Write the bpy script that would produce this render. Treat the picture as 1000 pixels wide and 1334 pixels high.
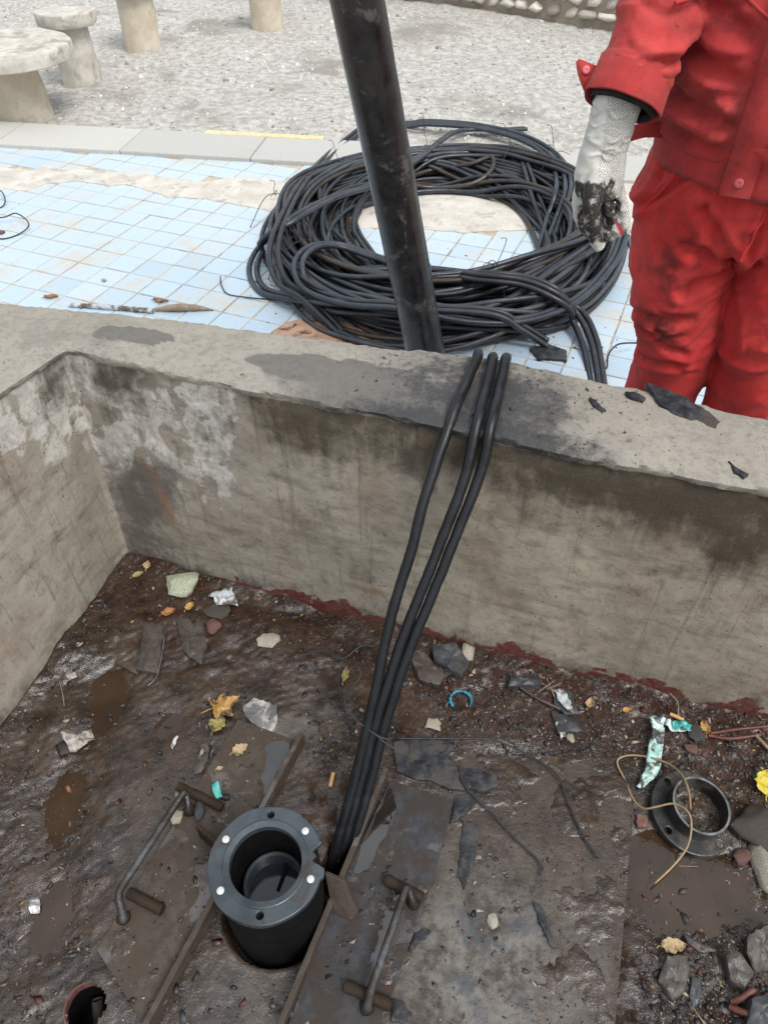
import bpy, bmesh, math, random
import numpy as np
from mathutils import Vector, Matrix

random.seed(7)
RNG = np.random.default_rng(11)
for o in list(bpy.data.objects):
    bpy.data.objects.remove(o)
SC = bpy.context.scene
COL = SC.collection

# ------------------------------------------------------------------ camera
PITCH, FPX, ZC = 44.5, 980.0, 1.40
cam_d = bpy.data.cameras.new('camera')
cam = bpy.data.objects.new('camera', cam_d)
COL.objects.link(cam)
cam.location = (0, 0, ZC)
cam.rotation_euler = (math.radians(90 - PITCH), 0, 0)
cam_d.sensor_fit = 'VERTICAL'
cam_d.sensor_height = 24.0
cam_d.lens = 24.0 * FPX / 1334.0
cam_d.clip_start = 0.02
cam_d.clip_end = 500
SC.camera = cam

# ------------------------------------------------------------------ sky and sun (bright overcast)
SUN_EL, SUN_AZ = 56.0, 140.0           # azimuth measured from +Y towards +X
world = bpy.data.worlds.new('World')
SC.world = world
world.use_nodes = True
wn = world.node_tree
bg = wn.nodes['Background']
sky = wn.nodes.new('ShaderNodeTexSky')
sky.sky_type = 'NISHITA'
sky.sun_disc = False
sky.sun_elevation = math.radians(SUN_EL)
sky.sun_rotation = math.radians(SUN_AZ)
sky.dust_density = 4.0
sky.air_density = 1.0
sky.ozone_density = 1.0
hs = wn.nodes.new('ShaderNodeHueSaturation')
hs.inputs['Saturation'].default_value = 0.42
wn.links.new(sky.outputs[0], hs.inputs['Color'])
# an even cloud layer over that sky, brightest overhead as under any overcast: (1 + 2 sin h) / 3
wt = wn.nodes.new('ShaderNodeTexCoord')
wsep = wn.nodes.new('ShaderNodeSeparateXYZ')
wn.links.new(wt.outputs['Generated'], wsep.inputs[0])
wr_ = wn.nodes.new('ShaderNodeMapRange')
wr_.inputs[1].default_value = 0.0; wr_.inputs[2].default_value = 1.0
wr_.inputs[3].default_value = 1.0 / 3.0; wr_.inputs[4].default_value = 1.0
wn.links.new(wsep.outputs['Z'], wr_.inputs[0])
wc_ = wn.nodes.new('ShaderNodeMix'); wc_.data_type = 'RGBA'; wc_.blend_type = 'MULTIPLY'
wc_.inputs[0].default_value = 1.0
wc_.inputs[6].default_value = (9.2, 9.9, 10.6, 1)
wn.links.new(wr_.outputs[0], wc_.inputs[7])
wa = wn.nodes.new('ShaderNodeMix'); wa.data_type = 'RGBA'; wa.blend_type = 'MIX'
wa.inputs[0].default_value = 0.6
wn.links.new(hs.outputs[0], wa.inputs[6])
wn.links.new(wc_.outputs[2], wa.inputs[7])
wn.links.new(wa.outputs[2], bg.inputs['Color'])
bg.inputs['Strength'].default_value = 0.12
sun_d = bpy.data.lights.new('sun', 'SUN')
sun_d.energy = 1.5
sun_d.angle = math.radians(22)
sun_d.color = (1.0, 0.96, 0.90)
sun = bpy.data.objects.new('sun', sun_d)
COL.objects.link(sun)
el, az = math.radians(SUN_EL), math.radians(SUN_AZ)
sdir = Vector((math.sin(az) * math.cos(el), math.cos(az) * math.cos(el), math.sin(el)))
sun.rotation_euler = sdir.to_track_quat('Z', 'Y').to_euler()
sun.location = (0, 0, 6)

SC.view_settings.view_transform = 'Standard'
SC.view_settings.look = 'None'
SC.view_settings.exposure = 0.55
SC.view_settings.gamma = 1.0
SC.view_settings.use_curve_mapping = False
SC.render.engine = 'CYCLES'
SC.cycles.max_bounces = 5
SC.cycles.use_denoising = True

# ------------------------------------------------------------------ measuring helpers
_P = math.radians(PITCH)
_FW = np.array([0, math.cos(_P), -math.sin(_P)])
_UP = np.array([0, math.sin(_P), math.cos(_P)])
_RT = np.array([1.0, 0, 0])
_C0 = np.array([0, 0, ZC])

def _ray(x, y):
    return _FW + _RT * (x - 500) / FPX - _UP * (y - 667) / FPX

def px(x, y, z):
    """point of the horizontal plane z that the photograph shows at x, y"""
    d = _ray(x, y)
    return _C0 + d * (z - ZC) / d[2]

def pxy(x, y, Y):
    d = _ray(x, y)
    return _C0 + d * Y / d[1]

def proj(V):
    V = np.asarray(V, float) - _C0
    dz = V @ _FW
    return 500 + FPX * (V @ _RT) / dz, 667 - FPX * (V @ _UP) / dz

# ------------------------------------------------------------------ noise
_perm = RNG.permutation(256)
_perm = np.concatenate([_perm, _perm, _perm])
_grad = RNG.normal(size=(256, 3))
_grad /= np.linalg.norm(_grad, axis=1)[:, None]

def pn(p, s=1.0, seed=0.0):
    """gradient noise, about -1..1, p is (n,3) or (n,2)"""
    p = np.asarray(p, float)
    if p.shape[1] == 2:
        p = np.c_[p, np.zeros(len(p))]
    p = p * s + np.array([seed * 17.31, seed * 5.77, seed * 11.13]) + 100.0
    i = np.floor(p).astype(int)
    f = p - i
    u = f * f * f * (f * (f * 6 - 15) + 10)
    i &= 255
    r = 0
    for dx in (0, 1):
        wx = u[:, 0] if dx else 1 - u[:, 0]
        for dy in (0, 1):
            wy = u[:, 1] if dy else 1 - u[:, 1]
            for dz in (0, 1):
                wz = u[:, 2] if dz else 1 - u[:, 2]
                h = _perm[_perm[_perm[(i[:, 0] + dx) & 255] + ((i[:, 1] + dy) & 255)] + ((i[:, 2] + dz) & 255)]
                g = _grad[h]
                r = r + wx * wy * wz * (g[:, 0] * (f[:, 0] - dx) + g[:, 1] * (f[:, 1] - dy) + g[:, 2] * (f[:, 2] - dz))
    return r * 1.6

def fbm(p, s, oct=4, seed=0.0, gain=0.5):
    a, t = 1.0, 0
    for k in range(oct):
        t = t + a * pn(p, s, seed + k * 1.7)
        s *= 2.03
        a *= gain
    return t

def sstep(a, b, x):
    t = np.clip((x - a) / (b - a), 0, 1)
    return t * t * (3 - 2 * t)

# ------------------------------------------------------------------ materials
MATS = {}

def nmat(name):
    m = bpy.data.materials.new(name)
    m.use_nodes = True
    MATS[name] = m
    nt = m.node_tree
    return m, nt, nt.nodes['Principled BSDF']

class G:
    """little node-graph writer"""
    def __init__(s, nt):
        s.nt = nt
        s.tc = nt.nodes.new('ShaderNodeTexCoord')
    def n(s, t, **kw):
        x = s.nt.nodes.new(t)
        for k, v in kw.items():
            setattr(x, k, v)
        return x
    def put(s, sock, v):
        if isinstance(v, bpy.types.NodeSocket):
            s.nt.links.new(v, sock)
        elif v is not None:
            if isinstance(v, (tuple, list)) and len(v) == 3 and sock.type == 'RGBA':
                v = (*v, 1)
            sock.default_value = v
    def noise(s, scale, detail=4, rough=0.55, vec=None, dist=0.0):
        x = s.n('ShaderNodeTexNoise')
        s.put(x.inputs['Vector'], vec or s.tc.outputs['Object'])
        x.inputs['Scale'].default_value = scale
        x.inputs['Detail'].default_value = detail
        x.inputs['Roughness'].default_value = rough
        x.inputs['Distortion'].default_value = dist
        return x.outputs['Fac']
    def ramp(s, fac, a, b, va=0.0, vb=1.0):
        x = s.n('ShaderNodeMapRange')
        x.interpolation_type = 'SMOOTHSTEP'
        s.put(x.inputs[0], fac)
        x.inputs[1].default_value = a
        x.inputs[2].default_value = b
        x.inputs[3].default_value = va
        x.inputs[4].default_value = vb
        return x.outputs[0]
    def mix(s, fac, a, b, mode='MIX'):
        x = s.n('ShaderNodeMix', data_type='RGBA', blend_type=mode)
        s.put(x.inputs[0], fac)
        s.put(x.inputs[6], a)
        s.put(x.inputs[7], b)
        return x.outputs[2]
    def math(s, op, a, b=0.0):
        x = s.n('ShaderNodeMath', operation=op)
        s.put(x.inputs[0], a)
        s.put(x.inputs[1], b)
        return x.outputs[0]
    def bump(s, h, strength=0.4, dist=0.002, normal=None):
        x = s.n('ShaderNodeBump')
        s.put(x.inputs['Height'], h)
        x.inputs['Strength'].default_value = strength
        x.inputs['Distance'].default_value = dist
        if normal is not None:
            s.put(x.inputs['Normal'], normal)
        return x.outputs['Normal']
    def attr(s, name):
        x = s.n('ShaderNodeAttribute', attribute_name=name)
        return x.outputs['Fac']
    def attrc(s, name):
        x = s.n('ShaderNodeAttribute', attribute_name=name)
        return x.outputs['Color']
    def orand(s):
        return s.n('ShaderNodeObjectInfo').outputs['Random']
    def vmap(s, scale=(1, 1, 1), rot=(0, 0, 0)):
        x = s.n('ShaderNodeMapping')
        s.put(x.inputs['Vector'], s.tc.outputs['Object'])
        x.inputs['Scale'].default_value = scale
        x.inputs['Rotation'].default_value = rot
        return x.outputs[0]

def pmat(name, c1, c2, scale=20, rough=(0.5, 0.8), bump=0.3, bscale=120, bdist=0.002, metal=0.0, spec=0.5, c3=None, s3=6, k3=0.52, vary=0.0, lo=0.35, hi=0.65):
    m, nt, b = nmat(name)
    g = G(nt)
    n1 = g.noise(scale, 6, 0.6)
    c = g.mix(g.ramp(n1, lo, hi), c1, c2)
    if c3 is not None:
        c = g.mix(g.ramp(g.noise(s3, 5, 0.65, dist=0.4), k3, k3 + 0.14), c, c3)
    if vary:
        k = g.ramp(g.orand(), 0, 1, 1 - vary, 1 + vary)
        cc = g.n('ShaderNodeCombineColor')
        for i in range(3):
            g.put(cc.inputs[i], k)
        c = g.mix(1.0, c, cc.outputs[0], 'MULTIPLY')
    g.put(b.inputs['Base Color'], c)
    g.put(b.inputs['Roughness'], g.ramp(g.noise(scale * 1.7, 4), 0.3, 0.7, rough[0], rough[1]))
    b.inputs['Metallic'].default_value = metal
    b.inputs['Specular IOR Level'].default_value = spec
    if bump:
        g.put(b.inputs['Normal'], g.bump(g.noise(bscale, 6, 0.6), bump, bdist))
    return m

# ------------------------------------------------------------------ objects
def tag(o, label=None, cat=None, group=None, kind=None):
    if label: o['label'] = label
    if cat: o['category'] = cat
    if group: o['group'] = group
    if kind: o['kind'] = kind
    return o

def thing(name, label, cat, loc, group=None):
    o = bpy.data.objects.new(name, None)
    o.empty_display_size = 0.05
    COL.objects.link(o)
    o.location = tuple(float(v) for v in loc)
    return tag(o, label, cat, group)

def MESH(name, V, Fc, mat=None, parent=None, label=None, cat=None, group=None, kind=None, smooth=True, attrs=None, rebase=True, sharp=None):
    """one mesh object whose vertices are given in world coordinates"""
    V = np.asarray(V, float).reshape(-1, 3)
    if rebase:
        org = np.array([(V[:, 0].min() + V[:, 0].max()) / 2, (V[:, 1].min() + V[:, 1].max()) / 2, V[:, 2].min()])
    else:
        org = np.zeros(3)
    me = bpy.data.meshes.new(name)
    W = V - org
    if isinstance(Fc, np.ndarray):
        nf, k = Fc.shape
        me.vertices.add(len(W))
        me.vertices.foreach_set('co', W.ravel())
        me.loops.add(nf * k)
        me.loops.foreach_set('vertex_index', Fc.ravel().astype(np.int32))
        me.polygons.add(nf)
        me.polygons.foreach_set('loop_start', np.arange(0, nf * k, k, dtype=np.int32))
        me.update(calc_edges=True)
        me.validate()
    else:
        me.from_pydata(W.tolist(), [], [tuple(int(i) for i in f) for f in Fc])
        me.update()
    if smooth and len(me.polygons):
        me.polygons.foreach_set('use_smooth', np.ones(len(me.polygons), bool))
        if sharp is not None:
            try:
                me.set_sharp_from_angle(angle=math.radians(sharp))
            except Exception:
                pass
    if attrs:
        for an, av in attrs.items():
            av = np.asarray(av, float)
            if av.ndim == 1:
                a = me.attributes.new(an, 'FLOAT', 'POINT')
                a.data.foreach_set('value', av)
            else:
                a = me.attributes.new(an, 'FLOAT_COLOR', 'POINT')
                a.data.foreach_set('color', np.c_[av, np.ones(len(av))].ravel())
    if mat is not None:
        me.materials.append(MATS[mat] if isinstance(mat, str) else mat)
    o = bpy.data.objects.new(name, me)
    COL.objects.link(o)
    if parent is not None:
        o.parent = parent
        pl = np.array(parent.location)
        pp = parent.parent
        while pp is not None:
            pl = pl + np.array(pp.location)
            pp = pp.parent
        o.location = tuple(org - pl)
    else:
        o.location = tuple(org)
    return tag(o, label, cat, group, kind)

def grid_faces(nu, nv, closed_u=False):
    """faces of an nu x nv vertex grid stored row-major (u rows, v columns)"""
    uu = np.arange(nu if closed_u else nu - 1)
    vv = np.arange(nv - 1)
    U, Vv = np.meshgrid(uu, vv, indexing='ij')
    U2 = (U + 1) % nu
    return np.stack([U * nv + Vv, U2 * nv + Vv, U2 * nv + Vv + 1, U * nv + Vv + 1], -1).reshape(-1, 4)

def spline(pts, n, closed=False):
    """Catmull-Rom through pts, n samples"""
    P = np.asarray(pts, float)
    m = len(P)
    if closed:
        t = np.linspace(0, m, n, endpoint=False)
        i = np.floor(t).astype(int)
        f = (t - i)[:, None]
        p0, p1, p2, p3 = P[(i - 1) % m], P[i % m], P[(i + 1) % m], P[(i + 2) % m]
    else:
        Q = np.vstack([2 * P[0] - P[1], P, 2 * P[-1] - P[-2]])
        t = np.linspace(0, m - 1, n)
        i = np.minimum(np.floor(t).astype(int), m - 2)
        f = (t - i)[:, None]
        p0, p1, p2, p3 = Q[i], Q[i + 1], Q[i + 2], Q[i + 3]
    return 0.5 * (2 * p1 + (p2 - p0) * f + (2 * p0 - 5 * p1 + 4 * p2 - p3) * f * f + (3 * p1 - p0 - 3 * p2 + p3) * f ** 3)

def tube(path, r, sides=8, closed=False, cap=True):
    P = np.asarray(path, float)
    n = len(P)
    r = np.broadcast_to(np.asarray(r, float), (n,))
    T = np.roll(P, -1, 0) - np.roll(P, 1, 0) if closed else np.gradient(P, axis=0)
    T /= np.linalg.norm(T, axis=1)[:, None] + 1e-12
    N = np.zeros_like(P)
    a = np.array([0, 0, 1.0]) if abs(T[0, 2]) < 0.9 else np.array([1.0, 0, 0])
    v = a - T[0] * (a @ T[0])
    N[0] = v / np.linalg.norm(v)
    for i in range(1, n):
        v = N[i - 1] - T[i] * (N[i - 1] @ T[i])
        N[i] = v / (np.linalg.norm(v) + 1e-12)
    B = np.cross(T, N)
    th = np.linspace(0, 2 * math.pi, sides, endpoint=False)
    V = P[:, None, :] + r[:, None, None] * (np.cos(th)[None, :, None] * N[:, None, :] + np.sin(th)[None, :, None] * B[:, None, :])
    V = V.reshape(-1, 3)
    F = []
    m = n if closed else n - 1
    i = np.arange(m)
    j = np.arange(sides)
    I, J = np.meshgrid(i, j, indexing='ij')
    I2, J2 = (I + 1) % n, (J + 1) % sides
    F = np.stack([I * sides + J, I2 * sides + J, I2 * sides + J2, I * sides + J2], -1).reshape(-1, 4).tolist()
    if cap and not closed:
        F.append(list(range(sides))[::-1])
        F.append(list(range((n - 1) * sides, n * sides)))
    F = [tuple(f) for f in F]
    return V, F

def join(parts):
    Vs, Fs, k = [], [], 0
    for V, F in parts:
        Vs.append(np.asarray(V, float))
        Fs += [tuple(int(i) + k for i in f) for f in F]
        k += len(V)
    return np.vstack(Vs), Fs

def lathe(prof, c, n=48, axis=None, notch=None):
    """revolve profile [(r, z)], closed loop profile, round centre c"""
    prof = np.asarray(prof, float)
    m = len(prof)
    th = np.linspace(0, 2 * math.pi, n, endpoint=False)
    V = np.zeros((n, m, 3))
    V[..., 0] = np.cos(th)[:, None] * prof[None, :, 0]
    V[..., 1] = np.sin(th)[:, None] * prof[None, :, 0]
    V[..., 2] = prof[None, :, 1]
    V = V.reshape(-1, 3)
    if axis is not None:
        q = Vector((0, 0, 1)).rotation_difference(Vector(axis)).to_matrix()
        V = V @ np.array(q).T
    V = V + np.asarray(c, float)
    I, J = np.meshgrid(np.arange(n), np.arange(m), indexing='ij')
    I2, J2 = (I + 1) % n, (J + 1) % m
    F = np.stack([I * m + J, I2 * m + J, I2 * m + J2, I * m + J2], -1).reshape(-1, 4)
    return V, [tuple(f) for f in F.tolist()]

def boxm(c, s, R=None):
    c = np.asarray(c, float)
    v = np.array([[x, y, z] for x in (-1, 1) for y in (-1, 1) for z in (-1, 1)], float) * np.asarray(s, float) / 2
    if R is not None:
        v = v @ np.array(R).T
    F = [(0, 1, 3, 2), (4, 6, 7, 5), (0, 4, 5, 1), (2, 3, 7, 6), (0, 2, 6, 4), (1, 5, 7, 3)]
    return v + c, F

def bevel(o, w, seg=2):
    m = o.modifiers.new('bevel', 'BEVEL')
    m.width = w
    m.segments = seg
    m.limit_method = 'ANGLE'
    m.angle_limit = math.radians(35)
    return o

def plate2d(outer, holes, z0, z1, bev=0.0):
    """solid plate from a plan outline with holes; returns verts, faces in world space"""
    cu = bpy.data.curves.new('tmp', 'CURVE')
    cu.dimensions = '2D'
    cu.fill_mode = 'BOTH'
    e = (z1 - z0) / 2
    cu.extrude = e - bev
    cu.bevel_depth = bev
    cu.bevel_resolution = 1
    cu.offset = -bev
    for loop in [outer] + list(holes):
        s = cu.splines.new('POLY')
        s.points.add(len(loop) - 1)
        for p, q in zip(s.points, loop):
            p.co = (float(q[0]), float(q[1]), 0, 1)
        s.use_cyclic_u = True
    ob = bpy.data.objects.new('tmp', cu)
    COL.objects.link(ob)
    dg = bpy.context.evaluated_depsgraph_get()
    me = bpy.data.meshes.new_from_object(ob.evaluated_get(dg))
    V = np.array([v.co[:] for v in me.vertices])
    V[:, 2] += (z0 + z1) / 2
    F = [tuple(p.vertices) for p in me.polygons]
    bpy.data.objects.remove(ob)
    bpy.data.curves.remove(cu)
    bpy.data.meshes.remove(me)
    return V, F

def circ(c, r, n=32, a0=0.0):
    return [(c[0] + r * math.cos(a0 + 2 * math.pi * k / n), c[1] + r * math.sin(a0 + 2 * math.pi * k / n)) for k in range(n)]

# ------------------------------------------------------------------ levels
ZT = 0.55       # top of the pit wall
ZF = -0.115     # pit floor

# ------------------------------------------------------------------ materials of the place
def m_wall():
    m, nt, b = nmat('concrete')
    g = G(nt)
    big = g.noise(4, 5, 0.6, dist=0.3)
    fine = g.noise(60, 5, 0.72)
    grit = g.noise(420, 3, 0.6)
    warm = g.attr('warm')
    c = g.mix(g.ramp(big, 0.3, 0.7), (0.285, 0.258, 0.212), (0.385, 0.352, 0.295))
    c = g.mix(g.math('MULTIPLY', warm, 0.75), c, g.mix(g.ramp(big, 0.3, 0.7), (0.26, 0.215, 0.155), (0.40, 0.345, 0.26)))
    c = g.mix(g.ramp(g.noise(6.5, 4, 0.6), 0.5, 0.68, 0, 0.45), c, (0.25, 0.175, 0.135))
    smear = g.noise(1.0, 4, 0.6, vec=g.vmap((9, 9, 30)))
    c = g.mix(g.ramp(smear, 0.47, 0.72, 0, 0.6), c, (0.15, 0.13, 0.10))
    mid = g.noise(17, 6, 0.7, dist=0.6)
    c = g.mix(g.ramp(mid, 0.52, 0.7, 0, 0.5), c, (0.135, 0.118, 0.092))
    c = g.mix(g.ramp(mid, 0.44, 0.3, 0, 0.4), c, (0.40, 0.375, 0.325))
    vst = g.noise(1.0, 5, 0.65, vec=g.vmap((55, 55, 2.2)))
    c = g.mix(g.math('MULTIPLY', g.ramp(vst, 0.55, 0.68, 0, 0.45), g.math('SUBTRACT', 1.0, g.attr('sand'))), c, (0.12, 0.104, 0.08))
    top = g.mix(g.ramp(fine, 0.3, 0.7), (0.205, 0.19, 0.162), (0.36, 0.335, 0.29))
    c = g.mix(g.attr('sand'), c, top)
    c = g.mix(g.ramp(fine, 0.52, 0.72, 0, 0.5), c, (0.14, 0.125, 0.10))
    drip = g.noise(1.0, 4, 0.6, vec=g.vmap((30, 30, 4)))
    wsharp = g.ramp(g.math('ADD', g.attr('white'), g.math('ADD', g.math('MULTIPLY', g.math('SUBTRACT', drip, 0.5), 1.0), g.math('MULTIPLY', g.math('SUBTRACT', fine, 0.5), 1.1))), 0.40, 0.66)
    c = g.mix(g.math('MULTIPLY', wsharp, g.ramp(g.noise(36, 6, 0.75), 0.35, 0.68, 1.0, 0.45)), c, g.mix(g.ramp(fine, 0.35, 0.65), (0.66, 0.65, 0.61), (0.52, 0.50, 0.46)))
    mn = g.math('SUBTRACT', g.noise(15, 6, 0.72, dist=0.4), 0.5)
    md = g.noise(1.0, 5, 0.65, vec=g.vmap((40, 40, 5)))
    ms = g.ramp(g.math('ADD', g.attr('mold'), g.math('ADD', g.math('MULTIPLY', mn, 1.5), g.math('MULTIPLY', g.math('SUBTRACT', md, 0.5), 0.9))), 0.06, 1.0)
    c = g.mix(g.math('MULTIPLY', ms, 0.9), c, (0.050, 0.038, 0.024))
    we = g.ramp(g.math('ADD', g.attr('damp'), g.math('ADD', g.math('MULTIPLY', mn, 0.9), g.math('MULTIPLY', g.math('SUBTRACT', fine, 0.5), 0.8))), 0.25, 0.80)
    c = g.mix(g.math('MULTIPLY', we, 0.72), c, (0.085, 0.080, 0.074))
    ol = g.ramp(g.math('ADD', g.attr('oil'), g.math('ADD', g.math('MULTIPLY', mn, 0.9), g.math('MULTIPLY', g.math('SUBTRACT', fine, 0.5), 1.2))), 0.18, 0.80)
    c = g.mix(g.math('MULTIPLY', ol, 0.9), c, (0.030, 0.031, 0.034))
    c = g.mix(g.ramp(g.math('ADD', g.attr('rust'), g.math('MULTIPLY', g.math('SUBTRACT', fine, 0.5), 2.6)), 0.55, 1.15, 0, 0.65), c, (0.30, 0.15, 0.08))
    rd = g.ramp(g.math('ADD', g.attr('red'), g.math('MULTIPLY', g.math('SUBTRACT', g.noise(26, 6, 0.68), 0.5), 3.0)), 0.42, 0.85)
    c = g.mix(g.math('MULTIPLY', rd, g.ramp(fine, 0.35, 0.65, 1.0, 0.75)), c, (0.105, 0.012, 0.009))
    c = g.mix(g.ramp(g.noise(130, 2, 0.5), 0.69, 0.74, 0, 0.8), c, (0.04, 0.035, 0.03))
    c = g.mix(g.ramp(grit, 0.55, 0.8, 0, 0.45), c, (0.12, 0.105, 0.085))
    c = g.mix(g.ramp(grit, 0.42, 0.2, 0, 0.35), c, (0.55, 0.52, 0.46))
    g.put(b.inputs['Base Color'], c)
    g.put(b.inputs['Roughness'], g.math('SUBTRACT', 0.93, g.math('MULTIPLY', we, 0.38)))
    b.inputs['Specular IOR Level'].default_value = 0.35
    n1 = g.bump(g.noise(70, 5, 0.7), 0.45, 0.004)
    g.put(b.inputs['Normal'], g.bump(grit, 0.5, 0.0018, n1))
m_wall()

def m_mud():
    m, nt, b = nmat('mud')
    g = G(nt)
    a = g.noise(14, 8, 0.65)
    f = g.noise(95, 6, 0.7)
    c = g.mix(g.ramp(a, 0.3, 0.7), (0.015, 0.0085, 0.0052), (0.060, 0.037, 0.0235))
    c = g.mix(g.ramp(f, 0.5, 0.75, 0, 0.7), c, (0.014, 0.011, 0.010))
    c = g.mix(g.ramp(g.noise(210, 3, 0.6), 0.62, 0.75, 0, 0.6), c, (0.15, 0.13, 0.11))
    c = g.mix(g.attr('dry'), c, g.mix(g.ramp(a, 0.35, 0.65), (0.09, 0.078, 0.066), (0.20, 0.175, 0.15)))
    c = g.mix(g.math('MULTIPLY', g.attr('redsoil'), g.ramp(f, 0.35, 0.65)), c, (0.055, 0.022, 0.017))
    g.put(b.inputs['Base Color'], c)
    wet = g.ramp(g.math('ADD', g.noise(24, 5, 0.7), g.math('MULTIPLY', g.attr('film'), 0.35)), 0.42, 0.60)
    r = g.ramp(wet, 0, 1, 0.62, 0.11)
    g.put(b.inputs['Roughness'], g.math('ADD', r, g.math('MULTIPLY', g.attr('dry'), 0.4)))
    g.put(b.inputs['Specular IOR Level'], g.math('ADD', g.math('MULTIPLY', wet, 0.78), 0.06))
    n1 = g.bump(g.noise(75, 5, 0.66, dist=0.3), 0.48, 0.0045)
    g.put(b.inputs['Normal'], g.bump(g.noise(300, 4, 0.7), 0.45, 0.0018, n1))
m_mud()

def m_water():
    m, nt, b = nmat('muddy_water')
    g = G(nt)
    g.put(b.inputs['Base Color'], g.mix(g.ramp(g.noise(9, 4), 0.35, 0.65), (0.030, 0.0165, 0.0085), (0.048, 0.027, 0.015)))
    b.inputs['Roughness'].default_value = 0.03
    b.inputs['Specular IOR Level'].default_value = 0.5
    g.put(b.inputs['Normal'], g.bump(g.noise(60, 3), 0.06, 0.002))
m_water()

def m_tile():
    m, nt, b = nmat('blue_tile')
    g = G(nt)
    k = g.orand()
    c = g.mix(g.ramp(k, 0, 1), (0.40, 0.525, 0.625), (0.455, 0.575, 0.665))
    c = g.mix(g.ramp(k, 0.86, 0.9, 0, 0.35), c, (0.56, 0.62, 0.65))
    geo = g.n('ShaderNodeNewGeometry')
    d = g.noise(4.5, 8, 0.7, vec=geo.outputs['Position'], dist=0.4)
    c = g.mix(g.ramp(d, 0.46, 0.70, 0, 0.85), c, (0.52, 0.48, 0.40))
    sp = g.noise(60, 5, 0.7, vec=geo.outputs['Position'])
    c = g.mix(g.ramp(sp, 0.44, 0.76, 0, 0.75), c, (0.56, 0.58, 0.58))
    c = g.mix(g.ramp(g.noise(90, 3, 0.6, vec=geo.outputs['Position']), 0.71, 0.76, 0, 0.6), c, (0.06, 0.055, 0.05))
    g.put(b.inputs['Base Color'], c)
    g.put(b.inputs['Roughness'], g.ramp(d, 0.35, 0.7, 0.28, 0.6))
    g.put(b.inputs['Normal'], g.bump(sp, 0.12, 0.002))
m_tile()

pmat('grout', (0.38, 0.33, 0.26), (0.52, 0.45, 0.36), 18, (0.8, 0.95), 0.5, 160, 0.003, c3=(0.22, 0.19, 0.15), s3=9)
pmat('mortar', (0.50, 0.46, 0.40), (0.62, 0.58, 0.52), 9, (0.8, 0.95), 0.6, 70, 0.006, c3=(0.40, 0.37, 0.33), s3=14)
pmat('granite', (0.42, 0.41, 0.38), (0.52, 0.51, 0.48), 150, (0.7, 0.85), 0.25, 250, 0.002, vary=0.06, c3=(0.46, 0.44, 0.38), s3=3)
pmat('gravel_ground', (0.34, 0.32, 0.29), (0.52, 0.50, 0.46), 22, (0.85, 0.95), 0.8, 60, 0.012, c3=(0.27, 0.25, 0.22), s3=1.2)
pmat('subsoil', (0.10, 0.085, 0.07), (0.18, 0.155, 0.13), 6, (0.85, 0.95), 0.6, 40, 0.01)
pmat('old_concrete', (0.44, 0.41, 0.36), (0.58, 0.55, 0.49), 10, (0.85, 0.95), 0.5, 60, 0.006, c3=(0.33, 0.30, 0.25), s3=7)
pmat('tan_concrete', (0.50, 0.43, 0.33), (0.60, 0.54, 0.44), 8, (0.85, 0.95), 0.4, 60, 0.005, c3=(0.40, 0.36, 0.31), s3=5)
pmat('cobble', (0.54, 0.50, 0.43), (0.70, 0.66, 0.59), 9, (0.75, 0.9), 0.4, 70, 0.006, vary=0.28)
pmat('wall_mortar', (0.30, 0.25, 0.20), (0.42, 0.36, 0.28), 9, (0.85, 0.95), 0.5, 60, 0.006)
pmat('film_water', (0.016, 0.013, 0.011), (0.030, 0.025, 0.021), 10, (0.02, 0.05), 0.05, 60, 0.001, spec=1.0)
pmat('yellow_paint', (0.62, 0.50, 0.28), (0.70, 0.60, 0.38), 30, (0.6, 0.8), 0.2, 90, 0.001)

def m_attrcol(name, rough=(0.5, 0.9), bump=0.4, bscale=160, bdist=0.002):
    m, nt, b = nmat(name)
    g = G(nt)
    c = g.attrc('col')
    c = g.mix(g.ramp(g.noise(70, 6, 0.7), 0.4, 0.75, 0, 0.35), c, g.mix(1.0, c, (0.45, 0.42, 0.40), 'MULTIPLY'))
    g.put(b.inputs['Base Color'], c)
    g.put(b.inputs['Roughness'], g.ramp(g.noise(40, 4), 0.3, 0.7, rough[0], rough[1]))
    g.put(b.inputs['Normal'], g.bump(g.noise(bscale, 5, 0.65), bump, bdist))
m_attrcol('gravel_stone', (0.8, 0.95))
m_attrcol('rubble_chip', (0.25, 0.75))

# steel, rubber, cable
def m_steel(name, base, mudc, rustc, wet, metal=0.25):
    m, nt, b = nmat(name)
    g = G(nt)
    a = g.noise(13, 8, 0.68, dist=0.4)
    c = g.mix(g.ramp(g.noise(45, 5, 0.65), 0.35, 0.65), base, tuple(v * 0.6 for v in base))
    k = g.ramp(a, 0.36, 0.6)
    c = g.mix(k, c, mudc)
    c = g.mix(g.ramp(g.noise(24, 6, 0.7), 0.6, 0.72, 0, 0.8), c, rustc)
    c = g.mix(g.ramp(g.noise(170, 3, 0.6), 0.66, 0.74, 0, 0.7), c, (0.03, 0.028, 0.027))
    g.put(b.inputs['Base Color'], c)
    b.inputs['Metallic'].default_value = metal
    film = g.ramp(g.noise(9, 5, 0.62, dist=0.3), 0.53, 0.60)
    g.put(b.inputs['Roughness'], g.ramp(film, 0, 1, wet + 0.38, wet * 0.5))
    g.put(b.inputs['Specular IOR Level'], g.ramp(film, 0, 1, 0.12, 1.0))
    n1 = g.bump(g.noise(60, 6, 0.7), 0.35, 0.004)
    g.put(b.inputs['Normal'], g.bump(g.noise(280, 3, 0.7), 0.4, 0.0012, n1))
m_steel('muddy_steel', (0.092, 0.076, 0.063), (0.068, 0.051, 0.040), (0.085, 0.044, 0.026), 0.14, 0.05)
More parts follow.
